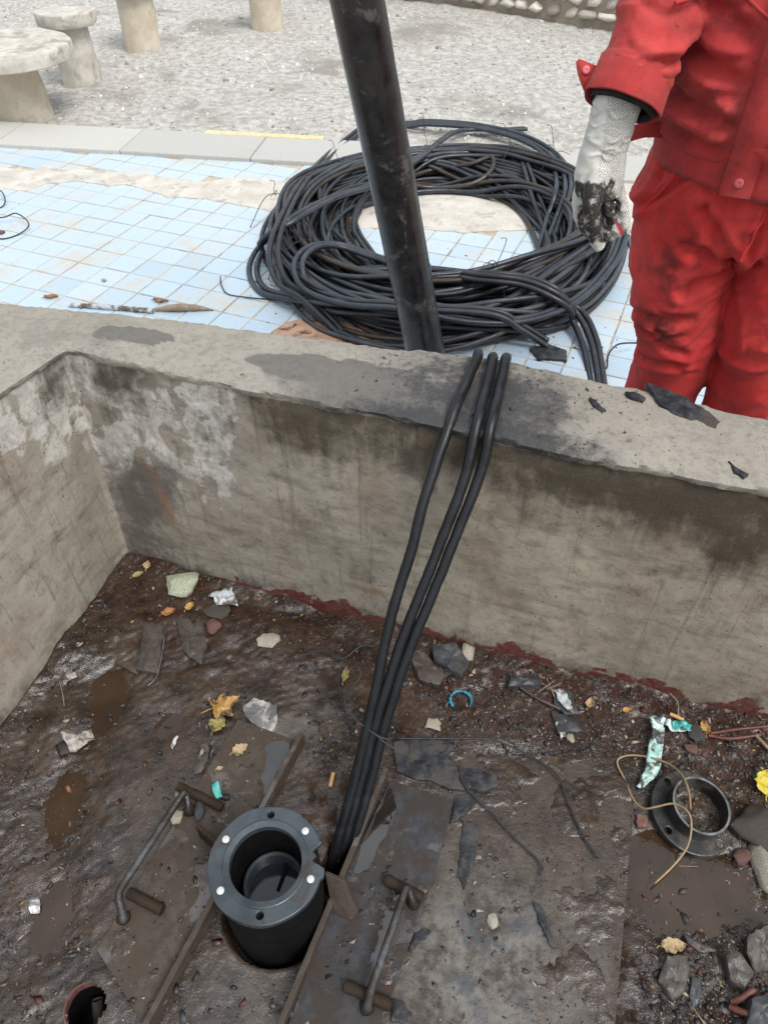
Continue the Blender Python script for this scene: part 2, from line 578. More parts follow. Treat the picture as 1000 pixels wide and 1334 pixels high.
m_steel('wet_steel', (0.064, 0.066, 0.072), (0.050, 0.039, 0.032), (0.080, 0.042, 0.025), 0.08, 0.1)
m_steel('handle_steel', (0.15, 0.155, 0.16), (0.055, 0.045, 0.038), (0.09, 0.048, 0.026), 0.18, 0.6)
m_steel('rusty_steel', (0.036, 0.027, 0.021), (0.052, 0.034, 0.023), (0.085, 0.040, 0.021), 0.26, 0.15)

def m_cover():
    m, nt, b = nmat('cover_steel')
    g = G(nt)
    a = g.noise(9, 8, 0.7, dist=0.5)
    f = g.noise(60, 7, 0.72)
    dv = g.n('ShaderNodeVectorMath', operation='DISTANCE')
    g.put(dv.inputs[0], g.tc.outputs['Object']); dv.inputs[1].default_value = tuple(px(640, 1265, -0.108))
    d = g.ramp(g.math('ADD', dv.outputs['Value'], g.math('MULTIPLY', g.noise(8, 4), 0.16)), 0.12, 0.34, 1, 0)
    c = g.mix(g.ramp(a, 0.35, 0.65), (0.036, 0.025, 0.018), (0.074, 0.055, 0.043))
    c = g.mix(g.math('MULTIPLY', d, g.ramp(g.math('ADD', g.math('MULTIPLY', a, 0.5), g.math('MULTIPLY', f, 0.5)), 0.40, 0.58)), c, (0.16, 0.148, 0.132))
    c = g.mix(g.math('MULTIPLY', d, g.ramp(g.noise(17, 6, 0.7), 0.52, 0.62, 0, 0.8)), c, (0.055, 0.062, 0.072))
    c = g.mix(g.ramp(g.noise(140, 3), 0.66, 0.73, 0, 0.8), c, (0.02, 0.02, 0.02))
    g.put(b.inputs['Base Color'], c)
    g.put(b.inputs['Roughness'], g.math('ADD', g.ramp(f, 0.3, 0.7, 0.22, 0.5), g.math('MULTIPLY', d, 0.3)))
    n1 = g.bump(g.noise(48, 7, 0.7, dist=0.4), 0.6, 0.006)
    g.put(b.inputs['Normal'], g.bump(f, 0.4, 0.002, n1))
m_cover()

def m_cable(name, c1, c2, dust, spec=0.5):
    m, nt, b = nmat(name)
    g = G(nt)
    c = g.mix(g.ramp(g.noise(9, 5, 0.6), 0.35, 0.65), c1, c2)
    c = g.mix(g.ramp(g.noise(28, 6, 0.7), 0.52, 0.75, 0, 0.65), c, dust)
    c = g.mix(g.ramp(g.noise(120, 4, 0.7), 0.6, 0.75, 0, 0.5), c, (0.015, 0.015, 0.016))
    g.put(b.inputs['Base Color'], c)
    g.put(b.inputs['Roughness'], g.ramp(g.noise(33, 5), 0.3, 0.7, 0.24, 0.48))
    b.inputs['Specular IOR Level'].default_value = spec
    g.put(b.inputs['Normal'], g.bump(g.noise(110, 5, 0.65), 0.35, 0.0015))
m_cable('cable_black', (0.012, 0.013, 0.016), (0.024, 0.027, 0.032), (0.065, 0.065, 0.066))
m_cable('cable_blue', (0.018, 0.023, 0.030), (0.034, 0.042, 0.053), (0.075, 0.08, 0.085))
m_cable('cable_brown', (0.024, 0.018, 0.014), (0.042, 0.033, 0.027), (0.09, 0.068, 0.052))
m_cable('cable_rust', (0.060, 0.036, 0.022), (0.085, 0.052, 0.032), (0.11, 0.07, 0.04))
m_cable('cable_grey', (0.034, 0.036, 0.040), (0.060, 0.063, 0.068), (0.10, 0.10, 0.10))
m_cable('cable_wet', (0.007, 0.008, 0.009), (0.013, 0.014, 0.017), (0.030, 0.030, 0.030), 0.32)

def m_pipe():
    m, nt, b = nmat('painted_pipe')
    g = G(nt)
    a = g.noise(7.5, 8, 0.66, dist=0.7)
    c = g.mix(g.ramp(g.noise(20, 6), 0.35, 0.65), (0.010, 0.010, 0.011), (0.026, 0.025, 0.025))
    c = g.mix(g.ramp(a, 0.54, 0.58, 0, 0.75), c, g.mix(g.ramp(g.noise(48, 5), 0.42, 0.56), (0.105, 0.10, 0.094), (0.030, 0.028, 0.027)))
    st = g.noise(1.0, 6, 0.7, vec=g.vmap((34, 34, 4)))
    c = g.mix(g.ramp(st, 0.58, 0.7, 0, 0.6), c, (0.005, 0.005, 0.006))
    c = g.mix(g.ramp(g.noise(16, 6, 0.75), 0.67, 0.73, 0, 0.9), c, (0.20, 0.135, 0.10))
    g.put(b.inputs['Base Color'], c)
    g.put(b.inputs['Roughness'], g.ramp(a, 0.4, 0.6, 0.16, 0.48))
    b.inputs['Metallic'].default_value = 0.1
    g.put(b.inputs['Normal'], g.bump(g.math('ADD', a, g.math('MULTIPLY', g.noise(90, 5), 0.4)), 0.3, 0.003))
m_pipe()

pmat('casing_black', (0.003, 0.003, 0.0034), (0.006, 0.006, 0.007), 20, (0.6, 0.8), 0.2, 90, 0.001, spec=0.15)
pmat('flange_grey', (0.022, 0.030, 0.036), (0.050, 0.064, 0.074), 14, (0.25, 0.45), 0.3, 110, 0.0014, c3=(0.034, 0.030, 0.028), s3=22, k3=0.54)
pmat('well_water', (0.010, 0.013, 0.018), (0.012, 0.015, 0.02), 4, (0.02, 0.04), 0)
pmat('white_plastic', (0.50, 0.51, 0.50), (0.66, 0.66, 0.64), 60, (0.35, 0.5), 0.2, 150, 0.0008, c3=(0.28, 0.27, 0.25), s3=90)
pmat('wet_rubber', (0.010, 0.010, 0.011), (0.026, 0.024, 0.023), 22, (0.25, 0.5), 0.4, 100, 0.002, c3=(0.075, 0.06, 0.05), s3=15)
pmat('zinc_rim', (0.10, 0.105, 0.105), (0.26, 0.27, 0.27), 40, (0.3, 0.5), 0.2, 120, 0.0006, metal=0.6)
pmat('black_flake', (0.014, 0.016, 0.020), (0.034, 0.038, 0.045), 30, (0.35, 0.7), 0.7, 120, 0.003, spec=0.3, c3=(0.060, 0.054, 0.050), s3=24, k3=0.45)
pmat('slate', (0.034, 0.037, 0.042), (0.062, 0.066, 0.072), 22, (0.3, 0.6), 0.5, 120, 0.003, c3=(0.045, 0.038, 0.033), s3=14, k3=0.45)
pmat('mud_slab', (0.044, 0.035, 0.029), (0.080, 0.065, 0.055), 24, (0.3, 0.6), 0.6, 120, 0.003, c3=(0.045, 0.035, 0.030), s3=18)
pmat('plaster_slate', (0.10, 0.10, 0.102), (0.16, 0.155, 0.15), 16, (0.4, 0.7), 0.5, 120, 0.003, c3=(0.42, 0.40, 0.36), s3=20, k3=0.45)
pmat('foam', (0.50, 0.54, 0.38), (0.62, 0.65, 0.50), 22, (0.7, 0.9), 0.6, 140, 0.004, c3=(0.20, 0.20, 0.14), s3=26, k3=0.45)
pmat('paper_white', (0.42, 0.45, 0.48), (0.56, 0.58, 0.60), 14, (0.6, 0.8), 0.3, 90, 0.002, c3=(0.11, 0.09, 0.075), s3=26, k3=0.45)
pmat('paper_dirty', (0.30, 0.27, 0.24), (0.46, 0.42, 0.38), 20, (0.6, 0.8), 0.3, 90, 0.002, c3=(0.12, 0.095, 0.08), s3=30, k3=0.45)
pmat('pale_stone', (0.46, 0.42, 0.33), (0.58, 0.54, 0.44), 26, (0.6, 0.85), 0.6, 120, 0.003, c3=(0.15, 0.125, 0.10), s3=30, k3=0.45)
pmat('brick', (0.13, 0.060, 0.048), (0.20, 0.095, 0.078), 30, (0.6, 0.85), 0.6, 120, 0.003, c3=(0.10, 0.06, 0.05), s3=24, k3=0.45)
pmat('leaf_ochre', (0.38, 0.21, 0.060), (0.50, 0.31, 0.10), 30, (0.45, 0.7), 0.4, 120, 0.002, c3=(0.085, 0.055, 0.032), s3=34, k3=0.45)
pmat('leaf_tan', (0.36, 0.25, 0.13), (0.48, 0.36, 0.21), 30, (0.5, 0.75), 0.4, 120, 0.002, c3=(0.085, 0.055, 0.032), s3=30, k3=0.45)
pmat('leaf_olive', (0.24, 0.20, 0.060), (0.36, 0.30, 0.11), 30, (0.45, 0.7), 0.4, 120, 0.002, c3=(0.085, 0.055, 0.032), s3=30, k3=0.45)
pmat('leaf_yellow', (0.52, 0.42, 0.035), (0.62, 0.52, 0.08), 26, (0.4, 0.6), 0.3, 120, 0.002, c3=(0.38, 0.26, 0.03), s3=24)
pmat('leaf_rust', (0.28, 0.115, 0.035), (0.40, 0.18, 0.05), 26, (0.45, 0.7), 0.3, 120, 0.002, c3=(0.085, 0.055, 0.032), s3=24, k3=0.45)
pmat('dry_wood', (0.20, 0.145, 0.10), (0.30, 0.23, 0.165), 40, (0.6, 0.85), 0.5, 140, 0.002)
pmat('dark_wood', (0.060, 0.042, 0.032), (0.095, 0.070, 0.055), 40, (0.35, 0.65), 0.5, 140, 0.002)
pmat('red_twig', (0.085, 0.026, 0.018), (0.15, 0.050, 0.032), 40, (0.4, 0.65), 0.4, 140, 0.002)
pmat('cigarette_paper', (0.60, 0.33, 0.13), (0.68, 0.40, 0.18), 40, (0.6, 0.8), 0.2, 200, 0.001)
pmat('blue_plastic', (0.02, 0.26, 0.38), (0.04, 0.34, 0.48), 40, (0.3, 0.5), 0.2, 120, 0.001, c3=(0.03, 0.12, 0.16), s3=40, k3=0.45)
pmat('teal_plastic', (0.34, 0.62, 0.56), (0.62, 0.74, 0.70), 26, (0.3, 0.5), 0.3, 120, 0.002, c3=(0.06, 0.06, 0.06), s3=42, k3=0.45)
pmat('teal_dark', (0.03, 0.30, 0.28), (0.10, 0.46, 0.42), 26, (0.3, 0.5), 0.3, 120, 0.002)
pmat('strap_plastic', (0.24, 0.17, 0.085), (0.34, 0.25, 0.14), 30, (0.35, 0.55), 0.2, 120, 0.001)
pmat('foil', (0.55, 0.56, 0.57), (0.70, 0.70, 0.70), 40, (0.2, 0.4), 0.5, 120, 0.002, metal=0.7)
pmat('wire_black', (0.014, 0.015, 0.018), (0.030, 0.034, 0.040), 40, (0.4, 0.6), 0.2, 140, 0.001)
pmat('red_pvc', (0.10, 0.040, 0.034), (0.17, 0.066, 0.055), 30, (0.4, 0.65), 0.4, 120, 0.002, c3=(0.08, 0.05, 0.04), s3=24)
pmat('clay_board', (0.36, 0.21, 0.135), (0.46, 0.29, 0.20), 14, (0.75, 0.9), 0.4, 100, 0.002, c3=(0.055, 0.04, 0.035), s3=22)

# worker
def m_red(name, c1, c2):
    m, nt, b = nmat(name)
    g = G(nt)
    c = g.mix(g.ramp(g.noise(7, 5, 0.6), 0.35, 0.65), c1, c2)
    c = g.mix(g.ramp(g.noise(11, 6, 0.7, dist=0.5), 0.48, 0.72, 0, 0.6), c, (0.15, 0.032, 0.030))
    c = g.mix(g.math('MULTIPLY', g.attr('grime'), g.ramp(g.noise(16, 6, 0.72), 0.30, 0.60, 0, 0.9)), c, (0.055, 0.018, 0.016))
    c = g.mix(g.ramp(g.noise(70, 4, 0.7), 0.64, 0.72, 0, 0.7), c, (0.06, 0.020, 0.018))
    g.put(b.inputs['Base Color'], c)
    b.inputs['Roughness'].default_value = 0.82
    b.inputs['Specular IOR Level'].default_value = 0.25
    b.inputs['Sheen Weight'].default_value = 0.06
    wv = g.noise(900, 2, 0.5)
    n1 = g.bump(g.noise(42, 4, 0.6, dist=1.2), 0.28, 0.004)
    g.put(b.inputs['Normal'], g.bump(wv, 0.15, 0.0006, n1))
m_red('jacket_red', (0.46, 0.040, 0.040), (0.56, 0.070, 0.064))
m_red('trouser_red', (0.53, 0.030, 0.030), (0.62, 0.050, 0.046))
pmat('snap_pink', (0.55, 0.10, 0.12), (0.60, 0.13, 0.15), 40, (0.35, 0.5), 0.1, 100, 0.0005)
pmat('black_cloth', (0.012, 0.012, 0.014), (0.022, 0.022, 0.024), 40, (0.8, 0.9), 0.3, 200, 0.001)
pmat('skin', (0.46, 0.28, 0.19), (0.52, 0.33, 0.23), 20, (0.5, 0.6), 0.1, 120, 0.0006)
pmat('hair', (0.012, 0.010, 0.009), (0.02, 0.018, 0.016), 60, (0.45, 0.6), 0.5, 200, 0.002)
pmat('boot', (0.02, 0.02, 0.02), (0.04, 0.035, 0.03), 30, (0.4, 0.7), 0.3, 100, 0.001)

def m_glove():
    m, nt, b = nmat('glove_cloth')
    g = G(nt)
    c = g.mix(g.ramp(g.noise(22, 6, 0.65), 0.35, 0.7), (0.66, 0.65, 0.60), (0.54, 0.53, 0.48))
    v = g.n('ShaderNodeTexVoronoi')
    v.voronoi_dimensions = '2D'
    g.put(v.inputs['Vector'], g.vmap((1, 1, 1), (math.radians(90), 0, math.radians(38))))
    v.inputs['Scale'].default_value = 290
    v.inputs['Randomness'].default_value = 0.35
    dots = g.ramp(v.outputs['Distance'], 0.22, 0.36, 0.85, 0)
    c = g.mix(g.math('MULTIPLY', dots, g.attr('dots')), c, (0.10, 0.10, 0.105))
    k = g.math('MULTIPLY', g.attr('grime'), g.ramp(g.noise(60, 6, 0.7), 0.28, 0.5))
    c = g.mix(k, c, (0.030, 0.024, 0.022))
    c = g.mix(g.attr('redtip'), c, (0.36, 0.035, 0.045))
    g.put(b.inputs['Base Color'], c)
    b.inputs['Roughness'].default_value = 0.85
    g.put(b.inputs['Normal'], g.bump(g.noise(60, 5, 0.6), 0.3, 0.003))
m_glove()

# ================================================================== THE SETTING
# ---- ground sheet under everything, out to the horizon
MESH('ground', [(-200, -200, -0.22), (200, -200, -0.22), (200, 200, -0.22), (-200, 200, -0.22)], [(0, 1, 2, 3)], 'subsoil', kind='structure', smooth=False)

def P2(x, y, z=0.0):
    return px(x, y, z)[:2]

# ---- pit wall: an L of rough cast concrete
def poly_resample(P, n):
    P = np.asarray(P, float)
    d = np.r_[0, np.cumsum(np.linalg.norm(np.diff(P, axis=0), axis=1))]
    t = np.linspace(0, d[-1], n)
    return np.stack([np.interp(t, d, P[:, k]) for k in range(P.shape[1])], 1)

def gsm(A, k):
    if k < 1:
        return A
    w = np.exp(-0.5 * (np.arange(-3 * k, 3 * k + 1) / k) ** 2)
    w /= w.sum()
    out = np.empty_like(A)
    for c in range(A.shape[1]):
        q = np.pad(A[:, c], 3 * k, mode='reflect', reflect_type='odd')
        out[:, c] = np.convolve(q, w, 'valid')
    return out

NL, NR = 130, 330
ct = P2(80, 452, ZT)
cb = P2(168, 725, ZF)
dT = np.array([-0.46, -0.888]); dB = np.array([-0.28, -0.96])
it_r = [ct, P2(300, 500, ZT), P2(560, 549, ZT), P2(750, 590, ZT), P2(980, 632, ZT)]
it_r.append(it_r[-1] + (it_r[-1] - it_r[1]) * 1.0)
ib_r = [cb, P2(300, 765, ZF), P2(600, 845, ZF), P2(800, 893, ZF), P2(960, 935, ZF)]
ib_r.append(ib_r[-1] + (it_r[-1] - it_r[-2]) * 0.93)
oc = P2(0, 390, ZT) + np.array([-0.09, 0.02])
ot_r = [oc, P2(0, 390, ZT), P2(180, 409, ZT), P2(360, 431, ZT), P2(500, 447, ZT), P2(650, 464, ZT), P2(830, 503, ZT), P2(1000, 545, ZT)]
ot_r.append(it_r[-1] + np.array([0.08, 0.19]))
it_l = [ct + dT * 1.25, ct]
ib_l = [cb + dB * 1.30, cb]
ot_l = [it_l[0] + np.array([-0.22, 0.06]), oc]
def run(l, r, k):
    return gsm(np.vstack([poly_resample(l, NL), poly_resample(r, NR)[1:]]), k)
IT, IB, OT = run(it_l, it_r, 1), run(ib_l, ib_r, 2), run(ot_l, ot_r, 2)
NS = len(IT)
rows, zone = [], []
for v in np.linspace(-0.08, 0.965, 62):
    p = IB + (IT - IB) * v
    rows.append(np.c_[p, np.full(NS, ZF + (ZT - ZF) * v)]); zone.append(0)
for v, dz in ((-0.020, -0.017), (-0.022, -0.006), (0.010, -0.0008)):
    p = IT + (OT - IT) * v
    rows.append(np.c_[p, np.full(NS, ZT + dz)]); zone.append(1)
for v in np.linspace(0.09, 0.93, 22):
    p = IT + (OT - IT) * v
    rows.append(np.c_[p, np.full(NS, ZT + 0.004 * math.sin(v * 3.14))]); zone.append(1)
for v, dz in ((0.97, -0.003), (1.0, -0.016)):
    p = IT + (OT - IT) * v
    rows.append(np.c_[p, np.full(NS, ZT + dz)]); zone.append(1)
for v in np.linspace(0.06, 1.0, 14):
    rows.append(np.c_[OT, np.full(NS, ZT - (ZT + 0.10) * v)]); zone.append(2)
W = np.stack(rows, 0)                                   # rows x NS x 3
NRW = len(rows)
def grid_normals(W):
    a = np.gradient(W, axis=0); b = np.gradient(W, axis=1)
    n = np.cross(b, a)
    n /= np.linalg.norm(n, axis=2)[..., None] + 1e-12
    return n
Nw = grid_normals(W)
if Nw[70, 200, 2] < 0:
    Nw = -Nw
Wp = W.reshape(-1, 3)
zn = np.repeat(np.array(zone), NS)
disp = 0.0045 * fbm(Wp, 4, 3, 1) + 0.0011 * fbm(Wp, 34, 3, 2) + 0.0008 * pn(Wp, 95, 3)
rough_top = (zn == 1)
disp = disp + np.where(rough_top, 0.0022 * fbm(Wp, 55, 2, 5), 0)
# worn, chipped inner and outer arrises
ri = np.repeat(np.arange(NRW), NS)
edge = np.exp(-((ri - 62.5) / 2.2) ** 2) + np.exp(-((ri - 88.5) / 1.6) ** 2)
chip = sstep(0.05, 0.55, fbm(Wp, 13, 3, 9))
disp = disp - edge * (0.0015 + 0.007 * chip)
colid = np.tile(np.arange(NS), NRW)
cornerw = np.exp(-((colid - NL) / 14.0) ** 2) * np.exp(-((ri - 62) / 6.0) ** 2)
disp = disp - 0.006 * cornerw
Wd = Wp + Nw.reshape(-1, 3) * disp[:, None]
X, Y = proj(Wp)                                         # where stains sit on this wall
nz = fbm(Wp, 9, 4, 21); nz2 = fbm(Wp, 26, 3, 23)
hgt = Wp[:, 2] - ZF
inner = (zn == 0)
left = colid < NL
red = inner & ~left
redm = np.where(red, sstep(0.0, 0.018, 0.054 + 0.034 * nz + 0.016 * nz2 - hgt), 0)
redm = redm * sstep(270, 330, X) + 0.8 * np.where(red, np.exp(-((X - 480) / 55) ** 2) * sstep(0.12, 0.0, hgt - 0.04) * sstep(0.1, 0.4, nz), 0)
lineT = 456 + (X - 92) * 0.2
dn = (Y - lineT)                                        # px below the inner arris of the far wall
white = np.where(inner & ~left, sstep(330, 285, X) * sstep(210, 120, dn + 30 * nz) * sstep(-0.35, 0.15, nz + 0.15), 0)
white = white + np.where(inner & left, sstep(190, 60, Y - 470 + 40 * nz) * 0.95, 0)
white = np.clip(white * 1.25, 0, 1) * (0.5 + 0.4 * sstep(-0.3, 0.3, nz2))
mold = np.where(inner & ~left, sstep(290, 370, X) * sstep(120, 5, dn + 45 * nz - 30 * sstep(600, 900, X)) * 1.0, 0)
mold = mold + np.where(inner & ~left, np.exp(-((X - 150 - 10 * nz) / 38) ** 2) * sstep(95, 20, dn + 25 * nz), 0)
mold = mold + np.where(inner & ~left, 0.55 * np.exp(-((X - 240) / 40) ** 2 - ((Y - 560) / 45) ** 2) * sstep(0, 0.4, nz2 + 0.2), 0)
mold = mold + np.where(inner & ~left, 0.25 * sstep(0.5, 0.9, 0.5 + nz), 0)
mold = mold + np.where(inner & left, 0.8 * np.exp(-((X - 70) / 22) ** 2) * sstep(120, 20, Y - 470), 0)
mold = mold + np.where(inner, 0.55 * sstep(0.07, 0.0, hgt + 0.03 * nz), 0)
damp = np.where(inner & ~left, np.exp(-((X - 190) / 55) ** 2 - ((Y - 640) / 60) ** 2), 0)
damp = damp + np.where(inner & ~left, 0.5 * sstep(0.16, 0.02, hgt + 0.06 * nz) * sstep(1000, 700, X), 0)
tX = X + 14 * nz2
damp = damp + np.where(rough_top, 1.0 * sstep(0.5, 0.62, np.exp(-((tX - 180) / 75) ** 2 - ((Y - 437 - 0.12 * (X - 180)) / 13) ** 2) + 0.25 * nz), 0)
damp = damp + np.where(rough_top, 0.85 * sstep(0.45, 0.6, np.exp(-((tX - 430) / 150) ** 2 - ((Y - 482 - 0.17 * (X - 430)) / 22) ** 2) + 0.28 * nz), 0)
damp = damp + np.where(rough_top, 0.95 * sstep(0.45, 0.65, np.exp(-((tX - 640) / 120) ** 2 - ((Y - 530) / 45) ** 2) + 0.22 * nz2), 0)
damp = damp + np.where(rough_top, 0.8 * sstep(0.5, 0.6, 0.5 + 0.5 * nz) * sstep(300, 100, X), 0) * 0.5
damp = damp + np.where(rough_top, 0.9 * np.exp(-((tX - 560) / 210) ** 4) * sstep(0.75, 0.35, (Y - (456 + (X - 92) * 0.2)) * 0 + ((ri - 62) / 27.0) - 0.15 * nz), 0)
damp = np.clip(damp, 0, 1)
rust = np.where(inner & ~left, np.exp(-((X - 187 - (Y - 590) * 0.45 - 5 * nz2) / 9) ** 2) * sstep(560, 600, Y) * sstep(720, 680, Y), 0)
rust = rust + np.where(inner & ~left, 0.9 * np.exp(-((X - 485) / 35) ** 2 - ((Y - 772) / 14) ** 2), 0)
rust = rust + np.where(rough_top, 0.45 * np.exp(-((X - 790) / 26) ** 2 - ((Y - 552) / 18) ** 2), 0)
sand = np.where(rough_top, 1.0, 0) * (0.65 + 0.35 * sstep(-0.3, 0.4, nz))
MESH('pit_wall', Wd, grid_faces(NRW, NS), 'concrete', label='rough grey concrete pit wall, stained, with cables draped over it', cat='wall',
     attrs={'red': np.clip(redm, 0, 1), 'oil': np.clip(np.where(rough_top, 0.8 * np.exp(-((tX - 630) / 150) ** 2 - ((Y - 505 - 0.18 * (X - 630)) / 52) ** 2) + 0.75 * np.exp(-((ri - 63) / 4.0) ** 2) * np.exp(-((X - 620) / 190) ** 4), np.where(inner & ~left, 0.6 * sstep(26, 2, dn + 10 * nz) * np.exp(-((X - 600) / 190) ** 4), 0)), 0, 1), 'warm': np.where(inner & ~left, sstep(330, 800, X + 60 * nz), 0.15), 'white': white, 'mold': np.clip(mold, 0, 1), 'damp': damp, 'rust': np.clip(rust, 0, 1), 'sand': sand}, rebase=False, sharp=38)

# ---- pit floor: churned wet mud
ILb = IB[:NL]; IRb = IB[NL:]
def seg_dist(p, A, B):
    ab = B - A
    t = np.clip(((p - A) @ ab) / (ab @ ab), -0.2, 1.5)
    return np.linalg.norm(p - (A + t[:, None] * ab), axis=1)
HOLE = np.array([*P2(113, 1312, ZF)]); HOLE_R = 0.036
WELL = np.array([*px(346, 1124, 0.10)[:2]])
SLOT = [(P2(436, 1132, ZF), 0.026), (P2(446, 1114, ZF), 0.028), (P2(458, 1100, ZF), 0.024), (P2(424, 1150, ZF), 0.024)]
PUD = [((905, 1165), 0.16, 0.10, 0.020), ((840, 1120), 0.06, 0.07, 0.012), ((135, 905), 0.060, 0.16, 0.020), ((85, 1040), 0.07, 0.13, 0.016), ((215, 945), 0.05, 0.05, 0.012), ((60, 1200), 0.05, 0.08, 0.010),
       ((400, 800), 0.13, 0.035, 0.018), ((300, 790), 0.06, 0.03, 0.010), ((230, 880), 0.05, 0.06, 0.010), ((940, 1290), 0.05, 0.04, 0.014), ((660, 985), 0.10, 0.03, 0.010)]
def mudh(p):
    p = np.atleast_2d(np.asarray(p, float))[:, :2]
    X, Y = proj(np.c_[p, np.full(len(p), ZF)])
    db = seg_dist(p, IRb[0], IRb[250]); dl = seg_dist(p, ILb[0], ILb[-1])
    d = np.minimum(db, dl)
    flat = sstep(110, 200, X) * sstep(860, 800, X) * sstep(900, 990, Y)
    amp = 1 - 0.72 * flat
    h = 0.0070 * fbm(p, 5, 3, 31) + 0.0030 * fbm(p, 19, 3, 33)
    rid = 1 - 2 * np.abs(pn(p, 30, 35))
    h = h + 0.0022 * rid * (0.4 + 0.6 * sstep(-0.2, 0.4, pn(p, 5, 36)))
    q = np.stack([p[:, 0] * 0.85 + p[:, 1] * 0.53, (-p[:, 0] * 0.53 + p[:, 1] * 0.85) * 2.6], 1)
    h = h + 0.0020 * pn(q, 42, 37) + 0.0012 * pn(q, 100, 38)
    h = h * amp
    h = h + 0.0009 * pn(p, 150, 39) + 0.0010 * np.abs(pn(p, 75, 40)) * (0.4 + amp)
    h = h + sstep(0.30, 0.0, d) * 0.020 * (0.6 + 0.8 * pn(p, 8, 41)) + 0.012 * np.exp(-d / 0.03)
    h = h + 0.010 * sstep(830, 900, X) * sstep(1180, 1300, Y) * (1 + 1.4 * pn(p, 22, 44))
    for (c, rx, ry, dep) in PUD:
        cc = P2(*c, ZF)
        e = ((p[:, 0] - cc[0]) / rx) ** 2 + ((p[:, 1] - cc[1]) / ry) ** 2
        h = h - dep * np.exp(-e * 1.4)
    return ZF + h
gx = np.arange(-1.15, 1.30, 0.005); gy = np.arange(-0.05, 1.62, 0.005)
GX, GY = np.meshgrid(gx, gy, indexing='ij')
mp = np.stack([GX.ravel(), GY.ravel()], 1)
mz = mudh(mp)
_dw = np.linalg.norm(mp - WELL, axis=1)
mz = mz - 0.060 * sstep(0.103, 0.0915, _dw)          # the slot the casing drops into
_ds = np.min([np.linalg.norm(mp - q_, axis=1) - r_q for q_, r_q in SLOT], axis=0)
mz = mz - 0.085 * sstep(0.004, -0.010, _ds)
mX, mY = proj(np.c_[mp, mz])
dry = sstep(0.5, 0.75, 0.5 + 0.6 * fbm(mp, 5, 3, 51)) * np.exp(-((mX - 370) / 60) ** 2 - ((mY - 950) / 60) ** 2) * 0.6
dry = dry + 0.35 * np.exp(-((mX - 330) / 60) ** 2 - ((mY - 1290) / 60) ** 2)
redsoil = sstep(560, 700, mX) * sstep(1010, 930, mY) * 0.5 + 0.3 * sstep(120, 60, mY - 0.24 * mX - 700)
redsoil = redsoil + 0.35 * sstep(840, 900, mX) * sstep(1060, 980, mY)
mf = grid_faces(len(gx), len(gy))
def cut(F, P, holes):
    c = P[F].mean(1)[:, :2]
    k = np.ones(len(F), bool)
    for (o, r) in holes:
        k &= np.linalg.norm(c - o, axis=1) > r
    return F[k]
mf = cut(mf, np.c_[mp, mz], [(HOLE, HOLE_R - 0.002), (WELL, 0.080)])
MESH('mud_floor', np.c_[mp, mz], mf, 'mud', kind='structure', attrs={'dry': np.clip(dry, 0, 1), 'redsoil': np.clip(redsoil, 0, 1), 'film': np.clip(np.exp(-((mX - 190) / 190) ** 4) * sstep(820, 900, mY) + 0.8 * np.exp(-((mX - 700) / 130) ** 2 - ((mY - 1000) / 60) ** 2) + 0.8 * np.exp(-((mX - 900) / 80) ** 2 - ((mY - 1170) / 80) ** 2), 0, 1)}, rebase=False)
wx = np.arange(-1.15, 1.30, 0.02); wy = np.arange(-0.05, 1.62, 0.02)
WX, WY = np.meshgrid(wx, wy, indexing='ij')
wp = np.stack([WX.ravel(), WY.ravel(), np.full(WX.size, ZF - 0.0080)], 1)
MESH('puddle_water', wp, cut(grid_faces(len(wx), len(wy)), wp, [(HOLE, HOLE_R + 0.012), (WELL, 0.118)] + [(q_, r_q + 0.014) for q_, r_q in SLOT]), 'muddy_water', kind='structure', rebase=False)

# ---- blue tiled pavement behind the wall
KD = np.array([math.cos(math.radians(-8.8)), math.sin(math.radians(-8.8))]); KN = np.array([-KD[1], KD[0]])
KF = P2(200, 204)                                       # a point of the kerb's near edge
A = math.radians(-22.2); TP = 0.1225
ta = np.array([math.cos(A), math.sin(A)]); tb = np.array([-ta[1], ta[0]])
TO = np.array([-1.042, 2.650])
OTr = OT[NL - 20:]
far_l = KF - KD * 4.0 + KN * 0.15; far_r = KF + KD * 5.0 + KN * 0.15
bed = [(-5.0, OTr[0][1] - 0.9), (OTr[0][0] - 0.02, OTr[0][1] - 0.9)] + [tuple(p + np.array([-0.0, -0.03])) for p in OTr[::12]] + [(4.5, OTr[-1][1] - 0.5), tuple(far_r), tuple(far_l)]
V, F = plate2d(bed, [], -0.08, -0.0035)
pave = MESH('tile_pavement', V, F, 'grout', kind='structure', smooth=False, rebase=False)
def outer_y(x):
    return np.interp(x, OTr[:, 0], OTr[:, 1])
patch_up = [(-90, 208), (0, 219), (38, 223), (60, 217), (100, 222), (150, 224), (200, 229), (245, 236), (268, 238), (312, 231), (360, 236), (400, 240), (480, 233), (600, 233), (760, 238), (900, 244)]
patch_dn = [(900, 300), (700, 300), (600, 304), (540, 297), (470, 298), (400, 284), (330, 271), (272, 261), (215, 257), (180, 243), (165, 240), (140, 243), (126, 239), (95, 236), (60, 240), (32, 249), (0, 246), (-90, 238)]
pp = [P2(*q) for q in patch_up + patch_dn]
from mathutils import geometry as mgeo
def in_poly(p, poly):
    x, y = p; c = False; j = len(poly) - 1
    for i in range(len(poly)):
        if (poly[i][1] > y) != (poly[j][1] > y) and x < (poly[j][0] - poly[i][0]) * (y - poly[i][1]) / (poly[j][1] - poly[i][1]) + poly[i][0]:
            c = not c
        j = i
    return c
tiles = []
